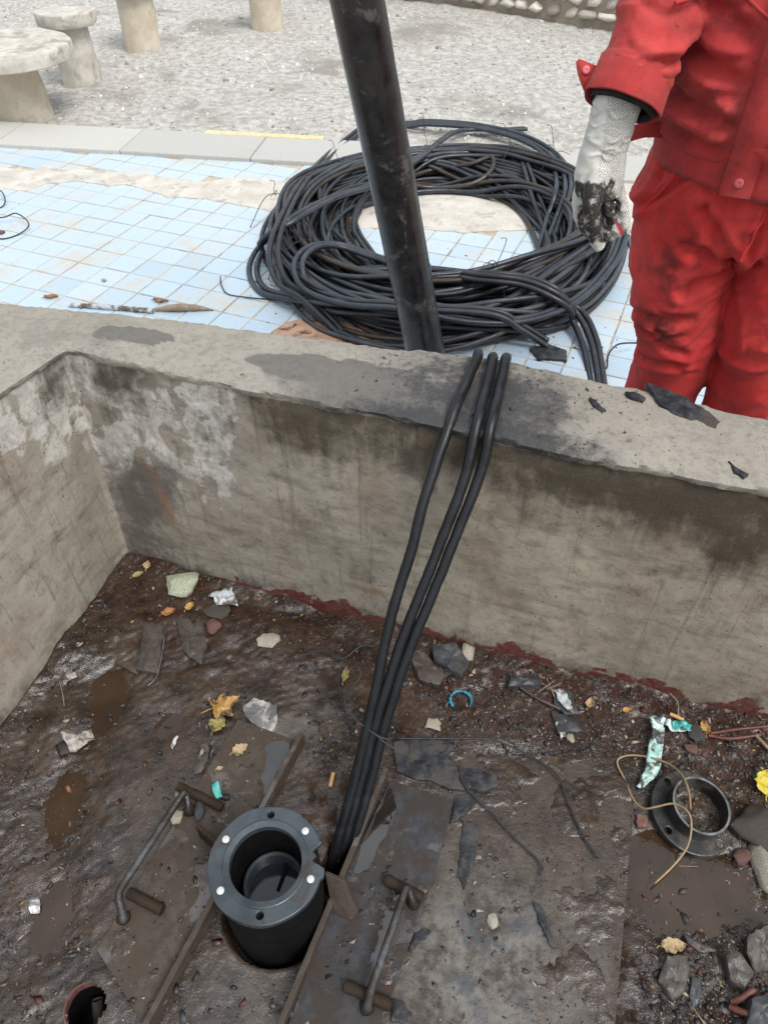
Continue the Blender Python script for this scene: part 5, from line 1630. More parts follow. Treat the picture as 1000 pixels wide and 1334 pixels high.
# black sheet scraps on and behind the steel sheet
shard('rubber_flake', 'large torn black sheet scrap behind the right half cover', 'sheet scrap', [(512, 966), (540, 958), (572, 962), (592, 966), (584, 988), (600, 1000), (612, 1014), (606, 1030), (584, 1028), (560, 1016), (540, 1014), (516, 1004)], 0.006, 'black_flake', base=zc_, up=0.002, seed=21)
shard('rubber_flake', 'torn black sheet scrap right of the largest one', 'sheet scrap', [(590, 1004), (620, 1000), (646, 1010), (650, 1024), (626, 1030), (606, 1026)], 0.008, 'black_flake', base=zc_, up=0.003, seed=22)
shard('rubber_flake', 'black sheet scrap at the upper corner of the right half cover', 'sheet scrap', [(592, 1036), (614, 1032), (618, 1046), (604, 1062), (586, 1074)], 0.004, 'black_flake', base=zc_, up=0.001, seed=23)
shard('rubber_flake', 'long pointed dark flake standing along the steel sheet', 'flake', [(604, 1068), (620, 1070), (624, 1090), (616, 1130), (604, 1158), (597, 1142), (600, 1100)], 0.004, 'black_flake', base=zc_, up=0.001, seed=24)
shard('rubber_flake', 'dark slanting flake low on the steel sheet', 'flake', [(694, 1174), (704, 1178), (716, 1210), (728, 1236), (718, 1234), (702, 1202)], 0.004, 'black_flake', base=zc_, up=0.001, seed=25)
shard('rubber_flake', 'dark flake beside the middle of the right half cover', 'flake', [(540, 1216), (556, 1208), (562, 1212), (548, 1226), (536, 1240), (531, 1238)], 0.004, 'black_flake', base=zc_, up=0.001, seed=26)
shard('rubber_flake', 'dark flake beside the lower end of the right half cover', 'flake', [(512, 1300), (524, 1304), (534, 1322), (526, 1334), (508, 1330)], 0.005, 'black_flake', base=zc_, up=0.001, seed=27)
shard('slate_piece', 'dark flat stone on the mud above the black sheet scraps', 'stone', [(530, 852), (552, 848), (580, 880), (572, 892), (548, 886)], 0.012, 'mud_slab', seed=28)
chunk('pebble', 'white-topped pebble on the middle of the steel sheet', 'pebble', 641, 1200, 16, 18, 0.012, 'pale_stone', 241, base=zc_)
wire('cord', 'thin black cord snaking from the sheet scraps down the steel sheet', [(598, 990, .01), (602, 1018, .010), (622, 1042, .008), (645, 1064, .006), (668, 1090, .005), (692, 1112, .005), (706, 1130, .005), (702, 1140, .005)], 0.0020, 'wire_black', 'cord', base=zc_)
wire('cord', 'thin black cord arching across the top of the steel sheet', [(520, 962, .008), (580, 962, .01), (640, 964, .01), (690, 985, .008), (725, 1010, .008), (742, 1052, .006), (760, 1090, .005), (778, 1118, .005)], 0.0022, 'wire_black', 'cord', base=zc_)

# ------------------------------------------------------------------ rubble and chips
def rubble(n, seed):
    r = np.random.default_rng(seed)
    P = []
    while len(P) < n:
        x, y = r.uniform(-40, 1040), r.uniform(710, 1345)
        wall = np.interp(x, [168, 600, 960, 1040], [725, 845, 935, 955]) if x > 168 else np.interp(x, [-40, 0, 168], [1010, 965, 725])
        d = y - wall
        if d < 3:
            continue
        w = 0.045 + 0.85 * math.exp(-d / 40)
        if x > 560 and y < 1000: w = max(w, 0.8)
        if x > 835: w = max(w, 0.85 if (y < 1040 or y > 1215) else 0.22)
        if x < 120: w = max(w, 0.22)
        if 380 < x < 520 and 930 < y < 1060: w = 0.5
        if 480 < x < 826 and y > 985: w = 0.05
        if 126 < x < 400 and y > 935: w = 0.05
        if 400 < x < 600 and y > 1015: w = 0.02
        if r.random() < w * 0.75:
            P.append((x, y))
    P = np.array(P)
    q = np.array([px(x, y, ZF)[:2] for x, y in P])
    z = mudh(q)
    inside = (P[:, 0] > 480) & (P[:, 0] < 826) & (P[:, 1] > 985)
    z = np.where(inside, np.maximum(z, zc_), z)
    inl = (P[:, 0] > 126) & (P[:, 0] < 400) & (P[:, 1] > 935)
    z = np.where(inl, np.maximum(z, zl), z)
    z = np.where(r.random(n) < 0.3, np.maximum(z, ZF - 0.0085), z)
    s = 0.0009 + 0.0038 * r.random(n) ** 2.5 + 0.009 * r.random(n) ** 12
    pal = np.array([(0.040, 0.034, 0.030), (0.065, 0.056, 0.050), (0.095, 0.085, 0.078), (0.028, 0.027, 0.028), (0.085, 0.036, 0.028), (0.060, 0.062, 0.066), (0.14, 0.118, 0.10), (0.30, 0.26, 0.19), (0.22, 0.10, 0.05)])
    c = pal[r.choice(len(pal), n, p=[.22, .2, .14, .14, .07, .11, .07, .035, .015])]
    return np.c_[q, z + s * 0.05], s, c
p_, s_, c_ = rubble(17000, 77)
keep = (np.linalg.norm(p_[:, :2] - HOLE, axis=1) > 0.05) & (np.linalg.norm(p_[:, :2] - WELL, axis=1) > 0.11)
for q_, r_q in SLOT:
    keep &= np.linalg.norm(p_[:, :2] - q_, axis=1) > r_q + 0.006
scatter('rubble', p_[keep], s_[keep], c_[keep], 'rubble_chip', CHIPS, 0.35, seed=8, kind='stuff', label='scattered stone chips and grit in the mud of the pit', cat='rubble')

p2_, s2_, c2_ = rubble(420, 191)
pal2 = np.array([(0.36, 0.26, 0.12), (0.30, 0.15, 0.05), (0.42, 0.38, 0.32), (0.22, 0.16, 0.10), (0.40, 0.30, 0.08), (0.34, 0.34, 0.34)])
c2_ = pal2[np.random.default_rng(6).integers(0, 6, 420)]
FL = [hull(7, (1, 0.6, 0.12), 60 + k, True) for k in range(6)]
k = (np.linalg.norm(p2_[:, :2] - HOLE, axis=1) > 0.05) & (np.linalg.norm(p2_[:, :2] - WELL, axis=1) > 0.11)
scatter('leaf_crumbs', p2_[k] + np.array([0, 0, 0.001]), 0.002 + 0.0045 * np.random.default_rng(7).random(k.sum()) ** 2, c2_[k], 'rubble_chip', FL, 0.3, seed=9, kind='stuff', label='tiny crumbs of leaf, paper and straw strewn over the mud', cat='litter')

# ------------------------------------------------------------------ on top of the wall and on the tiles
shard('rubber_flake', 'long black bark-like flake lying on the wall by the worker', 'flake', [(840, 499), (856, 506), (890, 516), (922, 534), (940, 547), (936, 556), (912, 548), (880, 538), (858, 524)], 0.010, 'black_flake', base=ZT, seed=41, tilt=(0.0, 0.1))
shard('rubber_flake', 'short black flake left of the long one on the wall', 'flake', [(814, 509), (826, 510), (840, 518), (838, 522), (820, 518)], 0.008, 'black_flake', base=ZT, seed=42)
shard('rubber_flake', 'thin black flake on the wall right of the cables', 'flake', [(767, 516), (774, 520), (788, 533), (784, 536), (772, 528)], 0.006, 'black_flake', base=ZT, seed=43)
shard('rubber_flake', 'small curved flake on the wall at the far right', 'flake', [(948, 600), (956, 606), (974, 617), (970, 622), (956, 614)], 0.006, 'black_flake', base=ZT, seed=44)
r = np.random.default_rng(12)
P = []
for (cx, cy, sx, sy, n) in ((560, 492, 60, 12, 90), (700, 510, 60, 14, 90), (870, 560, 45, 14, 60), (430, 470, 90, 14, 50), (640, 500, 200, 20, 80), (800, 540, 60, 20, 50)):
    for _ in range(n):
        x, y = r.normal(cx, sx), r.normal(cy, sy)
        lo = np.interp(x, [0, 360, 650, 830, 1000], [392, 433, 466, 506, 548]); hi = np.interp(x, [92, 300, 560, 750, 980], [452, 496, 544, 585, 626])
        if lo + 3 < y < hi - 3 and x < 1000:
            P.append(px(x, y, ZT + 0.002))
P = np.array(P)
s = 0.0010 + 0.0042 * r.random(len(P)) ** 4
c = np.tile(np.array([0.03, 0.032, 0.036]), (len(P), 1)) * r.uniform(0.7, 2.0, (len(P), 1))
scatter('crumbs', P, s, c, 'rubble_chip', CHIPS, 0.2, kind='stuff', label='black crumbs scattered along the top of the wall', cat='crumbs')
P = []
for _ in range(260):
    x, y = r.choice([(345, 350), (370, 385), (720, 450), (690, 440), (640, 290), (330, 375), (600, 320), (800, 440)]) + r.normal(0, 16, 2)
    P.append(px(x, y, 0.001))
s = 0.0012 + 0.0050 * r.random(len(P)) ** 4
c = np.tile(np.array([0.04, 0.042, 0.046]), (len(P), 1)) * r.uniform(0.6, 1.6, (len(P), 1))
scatter('crumbs', np.array(P), s, c, 'rubble_chip', CHIPS, 0.2, kind='stuff', label='black crumbs scattered on the blue tiles round the coil', cat='crumbs')
shard('clay_board', 'flat brown board lying on the tiles under the front of the coil', 'board', [(352, 432), (372, 419), (402, 412), (440, 416), (470, 428), (500, 445), (470, 470), (380, 455)], 0.008, 'clay_board', base=0.001, seed=51)
shard('rubber_flake', 'black flat scrap on the tiles at the front right of the coil', 'sheet scrap', [(690, 452), (716, 448), (738, 456), (738, 468), (700, 466)], 0.010, 'black_flake', base=0.001, seed=52)
leaf('dry_leaf', 'small brown leaf on the tiles by the wall, at left', 67, 387, 0.052, 0.026, 5, 'leaf_rust', 0.4, 0.004, base=0.0, seed=53)
leaf('dry_leaf', 'brown leaf on the tiles behind the split stick', 210, 392, 0.060, 0.030, -15, 'leaf_rust', 0.4, 0.004, base=0.0, seed=54)
def stickpx(name, label, pts, rad, mat, base):
    P = [px(x, y, base + rr) for (x, y), rr in zip(pts, rad)]
    S = spline(P, 40); R = np.interp(np.linspace(0, 1, 40), np.linspace(0, 1, len(rad)), rad)
    V, F = tube(S, R * (1 + 0.25 * pn(S, 60, 3)), 8)
    MESH(name, V, F, mat, label=label, cat='stick')
stickpx('stick', 'weathered split stick lying on the tiles just behind the wall', [(196, 404), (225, 401), (255, 401), (278, 404)], [0.004, 0.014, 0.012, 0.003], 'dry_wood', 0.0)
stickpx('pale_lath', 'thin pale lath on the tiles ending at the split stick', [(90, 397), (140, 400), (200, 405)], [0.008, 0.010, 0.009], 'paper_white', 0.0)
wire('loose_wire', 'thin black wire ending in a hook on the tiles left of the coil', [(287, 360, .01), (289, 372, .002), (297, 383, .0), (320, 387, 0), (350, 390, 0), (400, 395, 0)], 0.0022, 'wire_black', base=0.0)
wire('loose_wire', 'thin black wire standing in an arc on the tiles beside the red trousers', [(786, 482, .0), (790, 478, .0), (792, 462, .03), (802, 450, .05), (815, 447, .05), (830, 447, .03)], 0.0030, 'wire_black', base=0.0)
wire('loose_wire', 'black wire loop on the tiles at the far left edge', [(-25, 285, 0), (5, 283, .02), (22, 278, .03), (38, 292, .02), (25, 305, 0), (0, 311, 0), (-25, 300, 0)], 0.0028, 'wire_black', base=0.0)
wire('loose_wire', 'small black wire hook above the loop at the far left edge', [(-20, 250, 0), (0, 248, .02), (7, 260, .02), (2, 270, 0), (-20, 274, 0)], 0.0028, 'wire_black', base=0.0)
chunk('pebble', 'brown pebble inside the wire loop at the far left edge', 'pebble', 1, 304, 12, 10, 0.02, 'brick', 243, base=0.0)
chunk('pebble', 'pale yellow pebble on the tiles near the two brown leaves', 'pebble', 136, 366, 7, 8, 0.015, 'pale_stone', 245, base=0.0)

# ================================================================== THE WORKER
def loft(path, rx, ry, hint=(1, 0, 0), n=24, expo=2.0):
    P = np.asarray(path, float); m = len(P)
    T = np.gradient(P, axis=0); T /= np.linalg.norm(T, axis=1)[:, None]
    S = np.asarray(hint, float) - T * (T @ np.asarray(hint, float))[:, None]
    S /= np.linalg.norm(S, axis=1)[:, None]
    B = np.cross(T, S)
    a = np.linspace(0, 2 * math.pi, n, endpoint=False)
    ca = np.sign(np.cos(a)) * np.abs(np.cos(a)) ** (2 / expo); sa = np.sign(np.sin(a)) * np.abs(np.sin(a)) ** (2 / expo)
    rx = np.broadcast_to(rx, (m,)); ry = np.broadcast_to(ry, (m,))
    V = P[:, None, :] + (rx[:, None] * ca[None])[..., None] * S[:, None, :] + (ry[:, None] * sa[None])[..., None] * B[:, None, :]
    V = V.reshape(-1, 3)
    F = [(i * n + j, i * n + (j + 1) % n, (i + 1) * n + (j + 1) % n, (i + 1) * n + j) for i in range(m - 1) for j in range(n)]
    F += [tuple(range(n))[::-1], tuple(range((m - 1) * n, m * n))]
    return V, F

def limb(pts, radii, k=24, flat=1.0, hint=(1, 0, 0), n=20):
    P = spline(pts, k)
    t = np.linspace(0, 1, len(radii))
    r = np.interp(np.linspace(0, 1, k), t, radii)
    # rounded ends
    e0 = P[0] - (P[1] - P[0]) / np.linalg.norm(P[1] - P[0]) * r[0] * 0.5
    e1 = P[-1] + (P[-1] - P[-2]) / np.linalg.norm(P[-1] - P[-2]) * r[-1] * 0.6
    P = np.vstack([e0, P, e1]); r = np.r_[r[0] * 0.6, r, r[-1] * 0.55]
    return loft(P, r, r * flat, hint, n)

def fuse(parts, voxel, smooth=4, fac=0.5):
    V, F = join(parts)
    me = bpy.data.meshes.new('tmp'); me.from_pydata(V.tolist(), [], F); me.update()
    ob = bpy.data.objects.new('tmp', me); COL.objects.link(ob)
    md = ob.modifiers.new('r', 'REMESH'); md.mode = 'VOXEL'; md.voxel_size = voxel; md.use_smooth_shade = True
    if smooth:
        ms = ob.modifiers.new('s', 'SMOOTH'); ms.factor = fac; ms.iterations = smooth
    dg = bpy.context.evaluated_depsgraph_get()
    out = bpy.data.meshes.new_from_object(ob.evaluated_get(dg))
    V = np.empty(len(out.vertices) * 3); out.vertices.foreach_get('co', V); V = V.reshape(-1, 3)
    N = np.empty(len(out.vertices) * 3); out.vertex_normals.foreach_get('vector', N); N = N.reshape(-1, 3)
    F = np.array([list(p.vertices) for p in out.polygons if len(p.vertices) == 4])
    bpy.data.objects.remove(ob); bpy.data.meshes.remove(me); bpy.data.meshes.remove(out)
    return V, N, F

WX, WYc = 0.765, 1.53                 # where the worker stands, turned a little towards the pit
PHI = math.radians(22)
_RM = np.array([[math.cos(PHI), math.sin(PHI)], [-math.sin(PHI), math.cos(PHI)]])
def ROT(V):
    V = np.array(V, float).reshape(-1, 3)
    V[:, :2] = (V[:, :2] - [WX, WYc]) @ _RM.T + [WX, WYc]
    return V
def IROT(p):
    p = np.array(p, float)
    p[:2] = (p[:2] - [WX, WYc]) @ _RM + [WX, WYc]
    return p
def WMESH(name, V, *a, **k):
    return MESH(name, ROT(V), *a, **k)
wk = thing('person', 'worker in stained red jacket and trousers with a white dotted glove behind the wall', 'person', (WX, WYc, 0))
def Wp_(x, y, z):
    return np.array([WX + x, WYc + y, z])
def ridge(V, s, seed):
    w = V * np.asarray(s)
    w = w + 0.35 * np.stack([pn(w, 0.8, seed + 21), pn(w, 0.8, seed + 22), pn(w, 0.8, seed + 23)], 1)
    r = 1 - np.clip(np.abs(pn(w, 1.0, seed)) * 2.2, 0, 1)
    return 1.5 * r ** 2.2 - 0.35

def creases(Vl, lst):
    """narrow cloth creases given as front-view segments: groove with a raised lip on one side, fading at both ends"""
    out = np.zeros(len(Vl))
    p2 = Vl[:, [0, 2]]
    fr = sstep(0.03, -0.04, Vl[:, 1])
    for (a, b, w, d) in lst:
        a, b = np.array(a), np.array(b); ab = b - a; L2 = ab @ ab
        t = (p2 - a) @ ab / L2
        nrm = np.array([-ab[1], ab[0]]) / math.sqrt(L2)
        dist = (p2 - a) @ nrm + 0.12 * math.sqrt(L2) * np.sin(t * 3.0)
        fade = np.where((t > 0) & (t < 1), np.sin(np.pi * np.clip(t, 0, 1)) ** 0.7, 0)
        out += fr * fade * d * (-np.exp(-(dist / w) ** 2) + 0.9 * np.exp(-((dist - 2.0 * w) / (1.3 * w)) ** 2))
    return out
def rand_creases(n, x0, x1, z0, z1, ang, spread, seed):
    r = np.random.default_rng(seed); out = []
    for _ in range(n):
        c = np.array([r.uniform(x0, x1), r.uniform(z0, z1)]); a = math.radians(r.normal(ang, spread)); L = r.uniform(0.04, 0.13)
        d = np.array([math.cos(a), math.sin(a)]) * L / 2
        out.append((c - d, c + d, r.uniform(0.004, 0.0075), r.uniform(0.0022, 0.0060)))
    return out

# right arm (left in the picture)
sh = Wp_(-0.205, 0.0, 1.395); el_ = IROT([0.475, 1.515, 1.135]); wr = IROT([0.412, 1.430, 0.985])
sh2 = Wp_(0.205, 0.01, 1.395); el2 = Wp_(0.315, 0.02, 1.13); wr2 = Wp_(0.33, -0.10, 0.93)
fore = (wr - el_) / np.linalg.norm(wr - el_)

# --- body: one continuous figure
def body_parts():
    p = []
    p.append(loft([Wp_(0, 0, z) for z in (0.80, 0.9, 1.0, 1.1, 1.25, 1.36, 1.43)], [0.16, 0.165, 0.15, 0.155, 0.17, 0.165, 0.11], [0.11, 0.115, 0.10, 0.105, 0.115, 0.10, 0.075]))
    p.append(limb([Wp_(0, 0.01, 1.40), Wp_(0, 0.0, 1.49), Wp_(0, -0.01, 1.55)], [0.065, 0.055, 0.055]))
    p.append(loft([Wp_(0, -0.012, z) for z in (1.495, 1.52, 1.57, 1.63, 1.68, 1.71, 1.73)], [0.035, 0.055, 0.068, 0.074, 0.068, 0.05, 0.02], [0.055, 0.075, 0.09, 0.096, 0.09, 0.065, 0.03]))
    p.append(limb([Wp_(0, -0.105, 1.635), Wp_(0, -0.122, 1.60), Wp_(0, -0.118, 1.59)], [0.008, 0.014, 0.014], 8))
    p.append(limb([Wp_(-0.016, -0.098, 1.562), Wp_(0.016, -0.098, 1.562)], [0.008, 0.008], 6, hint=(0, 0, 1)))
    for s in (-1, 1):
        p.append(limb([Wp_(s * 0.075, 0.0, 1.605), Wp_(s * 0.080, 0.008, 1.63)], [0.014, 0.018], 6))
        p.append(limb([Wp_(s * 0.030, -0.090, 1.625), Wp_(s * 0.032, -0.089, 1.625)], [0.013, 0.013], 6, hint=(0, 0, 1)))
        p.append(limb([Wp_(s * 0.09, 0, 0.86), Wp_(s * 0.10, 0.0, 0.48), Wp_(s * 0.105, 0.03, 0.09)], [0.082, 0.070, 0.058, 0.054, 0.042]))
        p.append(limb([Wp_(s * 0.105, 0.04, 0.05), Wp_(s * 0.11, -0.06, 0.04), Wp_(s * 0.115, -0.14, 0.03)], [0.035, 0.038, 0.03], hint=(1, 0, 0)))
    for (a, b, c) in ((sh, el_, wr), (sh2, el2, wr2)):
        p.append(limb([a, b, c], [0.052, 0.045, 0.040, 0.034, 0.024]))
        if c is wr:
            p.append(limb([c, IROT(pxy(795, 165, 1.432)), IROT(pxy(784, 205, 1.428)), IROT(pxy(781, 240, 1.42))], [0.024, 0.020, 0.020, 0.018]))
        else:
            p.append(limb([c, c + [0, -0.012, -0.05], c + [0, -0.02, -0.09]], [0.022, 0.020, 0.018]))
    return p
V, N, F = fuse(body_parts(), 0.009, 5)
WMESH('body', V, F, 'skin', parent=wk)
V, N, F = fuse([loft([Wp_(0, 0.008, z) for z in (1.60, 1.64, 1.69, 1.725, 1.745)], [0.074, 0.080, 0.076, 0.058, 0.02], [0.085, 0.096, 0.094, 0.075, 0.03])], 0.007, 3)
k = V[:, 1] > WYc - 0.095 + 0.45 * np.maximum(0, 1.68 - V[:, 2])
V[~k] = V[~k] + np.array([0, 0.03, 0.008])
V = V + N * (0.003 * fbm(V, 60, 2, 4))[:, None]
WMESH('hair', V, F, 'hair', parent=wk)

# --- trousers
def trousers():
    p = [loft([Wp_(0, 0, z) for z in (0.955, 0.90, 0.85, 0.79, 0.74, 0.70)], [0.205, 0.222, 0.236, 0.240, 0.225, 0.19], [0.150, 0.158, 0.160, 0.155, 0.14, 0.12], expo=2.3)]
    kx = {-1: [(-0.116, 0, 0.80), (-0.120, -0.005, 0.66), (-0.092, -0.02, 0.52), (-0.074, -0.01, 0.42), (-0.080, 0.02, 0.25), (-0.09, 0.035, 0.10)],
          1: [(0.108, 0, 0.80), (0.098, -0.005, 0.66), (0.098, -0.02, 0.52), (0.108, -0.01, 0.42), (0.115, 0.02, 0.25), (0.115, 0.035, 0.10)]}
    for s in (-1, 1):
        p.append(limb([Wp_(*q) for q in kx[s]], [0.120, 0.114, 0.102, 0.091, 0.088, 0.087, 0.088, 0.088], 40, 1.08, n=28))
    return p
V, N, F = fuse(trousers(), 0.0060, 7)
Vl = V - [WX, WYc, 0]
fold = 0.0050 * ridge(Vl, (7, 7, 6), 3) * (0.35 + 0.65 * sstep(-0.2, 0.3, pn(Vl, 4, 8)))
q = Vl @ np.array([[0.8, 0, -0.6], [0, 1, 0], [0.6, 0, 0.8]])
fold += 0.0055 * ridge(q, (5, 4, 13), 5) * np.exp(-((Vl[:, 2] - 0.50) / 0.16) ** 2)
fold += 0.0012 * ridge(Vl, (22, 22, 30), 6) * sstep(-0.1, 0.4, pn(Vl, 6, 9))
# deep creases running into the crotch and the slash pocket
for (a, b, w, d) in (((-0.02, 0.70), (-0.11, 0.80), 0.010, 0.012), ((-0.02, 0.69), (-0.12, 0.72), 0.011, 0.010), ((-0.02, 0.67), (-0.10, 0.62), 0.010, 0.010), ((0.02, 0.70), (0.10, 0.78), 0.010, 0.010), ((-0.07, 0.56), (-0.17, 0.53), 0.010, 0.009), ((-0.06, 0.47), (-0.16, 0.50), 0.009, 0.008), ((-0.06, 0.44), (-0.15, 0.42), 0.009, 0.007), ((0.005, 0.93), (0.000, 0.70), 0.006, 0.007), ((-0.15, 0.86), (-0.235, 0.74), 0.006, 0.010), ((-0.06, 0.84), (-0.09, 0.62), 0.014, 0.008)):
    A_, B_ = np.array(a), np.array(b); p2 = Vl[:, [0, 2]]; ab = B_ - A_
    t = np.clip((p2 - A_) @ ab / (ab @ ab), 0, 1)
    dd = np.linalg.norm(p2 - A_ - t[:, None] * ab, axis=1)
    fr = sstep(0.02, -0.05, Vl[:, 1])
    fold = fold - fr * d * np.exp(-(dd / w) ** 2) + fr * 0.6 * d * np.exp(-((dd - 2.2 * w) / w) ** 2)
fold += creases(Vl, rand_creases(16, -0.22, 0.0, 0.40, 0.58, 8, 22, 4) + rand_creases(14, -0.22, 0.05, 0.58, 0.84, 60, 25, 5) + rand_creases(14, 0.03, 0.22, 0.40, 0.80, 120, 30, 6))
# pocket pouting out at the hip
fold += 0.020 * np.exp(-((Vl[:, 0] + 0.225) / 0.03) ** 2 - ((Vl[:, 2] - 0.765) / 0.035) ** 2)
V = V + N * fold[:, None]
# grime on the front of the thigh and knee
gr = 0.12 + np.exp(-((Vl[:, 0] + 0.13) / 0.07) ** 2 - ((Vl[:, 2] - 0.52) / 0.09) ** 2) + 0.7 * np.exp(-((Vl[:, 0] + 0.12) / 0.05) ** 2 - ((Vl[:, 2] - 0.68) / 0.10) ** 2) + 0.4 * np.exp(-((Vl[:, 0] - 0.10) / 0.06) ** 2 - ((Vl[:, 2] - 0.62) / 0.12) ** 2)
tr = WMESH('trousers', V, F, 'trouser_red', parent=wk, attrs={'grime': np.clip(gr * (0.6 + 0.6 * fbm(Vl, 14, 3, 2)), 0, 1)})
def surf_line(pts, mat, r, parent, name, Vs, Ns):
    """a welt or seam that follows a garment's surface, points given as x, z seen from the front"""
    out = []
    for (x, z) in spline(np.array(pts), 26):
        m = (Ns[:, 1] < 0.3)
        i = np.argmin((Vs[m][:, 0] - x) ** 2 + (Vs[m][:, 2] - z) ** 2)
        out.append(Vs[m][i] + Ns[m][i] * r * 0.4)
    Vt, Ft = tube(spline(np.array(out)[::3], 40), r, 6)
    return WMESH(name, Vt, Ft, mat, parent=parent)
surf_line([(WX - 0.165, 0.90), (WX - 0.185, 0.83), (WX - 0.225, 0.755)], 'trouser_red', 0.0035, tr, 'pocket_welt', V, N)
surf_line([(WX + 0.0, 0.86), (WX - 0.004, 0.78), (WX - 0.012, 0.715)], 'trouser_red', 0.003, tr, 'fly_seam', V, N)

# --- jacket with sleeves
def jacket():
    z = (0.890, 0.904, 0.920, 0.94, 0.97, 1.03, 1.10, 1.20, 1.30, 1.38, 1.44, 1.475)
    rx = (0.220, 0.232, 0.240, 0.244, 0.246, 0.246, 0.245, 0.242, 0.236, 0.218, 0.14, 0.085)
    ry = (0.168, 0.185, 0.197, 0.204, 0.206, 0.202, 0.196, 0.188, 0.172, 0.145, 0.10, 0.085)
    p = [loft([Wp_(0, 0, a) for a in z], rx, ry, n=36, expo=2.2)]
    for (a, b, c) in ((sh, el_, wr), (sh2, el2, wr2)):
        c2 = b + (c - b) * 0.74
        p.append(limb([a + [0, 0, -0.01], a * 0.5 + b * 0.5 + [0, 0.005, 0], b, b * 0.5 + c2 * 0.5, c2], [0.090, 0.086, 0.078, 0.072, 0.067, 0.062, 0.059], 30, 1.02, n=28))
    return p
V, N, F = fuse(jacket(), 0.0060, 6)
Vl = V - [WX, WYc, 0]
arm = (Vl[:, 0] < -0.238) | ((Vl[:, 0] > 0.238))
ax_ = fore
q = Vl.copy()
fold = 0.0060 * ridge(Vl, (4, 4, 9), 13) * np.where(arm, 0.4, 1.0) * (0.4 + 0.6 * sstep(-0.2, 0.3, pn(Vl, 4, 18)))
fold += np.where(arm, 0.0050 * ridge(Vl, (8, 8, 17), 15), 0.0030 * ridge(Vl, (7, 7, 14), 16))
fold += 0.0012 * ridge(Vl, (26, 26, 40), 17) * sstep(-0.1, 0.4, pn(Vl, 6, 19))
for (a, b, w, d) in (((-0.20, 1.06), (-0.02, 0.99), 0.012, 0.010), ((-0.22, 0.99), (-0.03, 0.945), 0.011, 0.010), ((-0.22, 0.935), (-0.05, 0.915), 0.010, 0.010), ((-0.19, 1.13), (-0.05, 1.07), 0.012, 0.008), ((0.02, 0.97), (0.20, 1.05), 0.012, 0.009)):
    A_, B_ = np.array(a), np.array(b); p2 = Vl[:, [0, 2]]; ab = B_ - A_
    t = np.clip((p2 - A_) @ ab / (ab @ ab), 0, 1)
    dd = np.linalg.norm(p2 - A_ - t[:, None] * ab, axis=1)
    fr = sstep(0.02, -0.05, Vl[:, 1])
    fold = fold - fr * d * np.exp(-(dd / w) ** 2) + fr * 0.7 * d * np.exp(-((dd - 2.2 * w) / w) ** 2)
fold += creases(Vl, rand_creases(26, -0.23, 0.1, 0.94, 1.10, 12, 22, 7) + rand_creases(22, -0.23, 0.15, 1.10, 1.30, 40, 35, 8) + rand_creases(12, -0.36, -0.24, 1.00, 1.25, 15, 18, 9))
fold = np.where((Vl[:, 1] < -0.05), fold * (0.15 + 0.85 * sstep(0.025, 0.055, np.abs(Vl[:, 0] + 0.063))), fold)
V = V + N * fold[:, None]
gr = 0.45 * np.exp(-((Vl[:, 2] - 0.99) / 0.05) ** 2) + 0.4 * sstep(0.2, 0.8, 0.3 + fbm(Vl, 7, 3, 12))
jk = WMESH('jacket', V, F, 'jacket_red', parent=wk, attrs={'grime': np.clip(gr, 0, 1)})
Vj, Nj = V, N
# waistband
th_ = np.linspace(0, 2 * math.pi, 120, endpoint=False)
ZB = [(0.846, 1.000), (0.842, 1.012), (0.853, 1.024), (0.874, 1.030), (0.900, 1.020), (0.918, 1.000), (0.918, 0.96), (0.846, 0.96)]
Vb = []
for (z, s) in ZB:
    w = 1 + 0.012 * np.sin(th_ * 38) * (1 if 0.85 < z < 0.91 else 0.3) * sstep(-0.2, 0.5, np.sin(th_ * 3 + 1))
    ca = np.sign(np.cos(th_)) * np.abs(np.cos(th_)) ** 0.9; sa = np.sign(np.sin(th_)) * np.abs(np.sin(th_)) ** 0.9
    Vb.append(np.stack([WX + 0.229 * s * w * ca, WYc + 0.176 * s * w * sa, np.full(120, z) + 0.003 * np.sin(th_ * 5) - 0.012 * np.cos(th_)], 1))
Vb = np.stack(Vb, 0)
m = len(ZB)
Vb = Vb.transpose(1, 0, 2).reshape(-1, 3)
I, J = np.meshgrid(np.arange(120), np.arange(m), indexing='ij')
Fb = np.stack([I * m + J, ((I + 1) % 120) * m + J, ((I + 1) % 120) * m + (J + 1) % m, I * m + (J + 1) % m], -1).reshape(-1, 4)
wb = WMESH('waistband', Vb, Fb, 'jacket_red', parent=jk, attrs={'grime': np.full(len(Vb), 0.25)})
def snap(c, nrm, r, parent):
    V_, F_ = lathe([(0.0003, -0.002), (r, -0.002), (r, 0.0012), (r * 0.8, 0.0026), (r * 0.3, 0.0020), (0.0003, 0.0019)], (0, 0, 0), 24)
    Qm = np.array(Vector((0, 0, 1)).rotation_difference(Vector(nrm)).to_matrix())
    WMESH('snap_button', V_ @ Qm.T + c, F_, 'snap_pink', parent=parent)
snap(Wp_(-0.062, -0.1895, 0.874), (-0.2, -1, 0.12), 0.0085, jk)
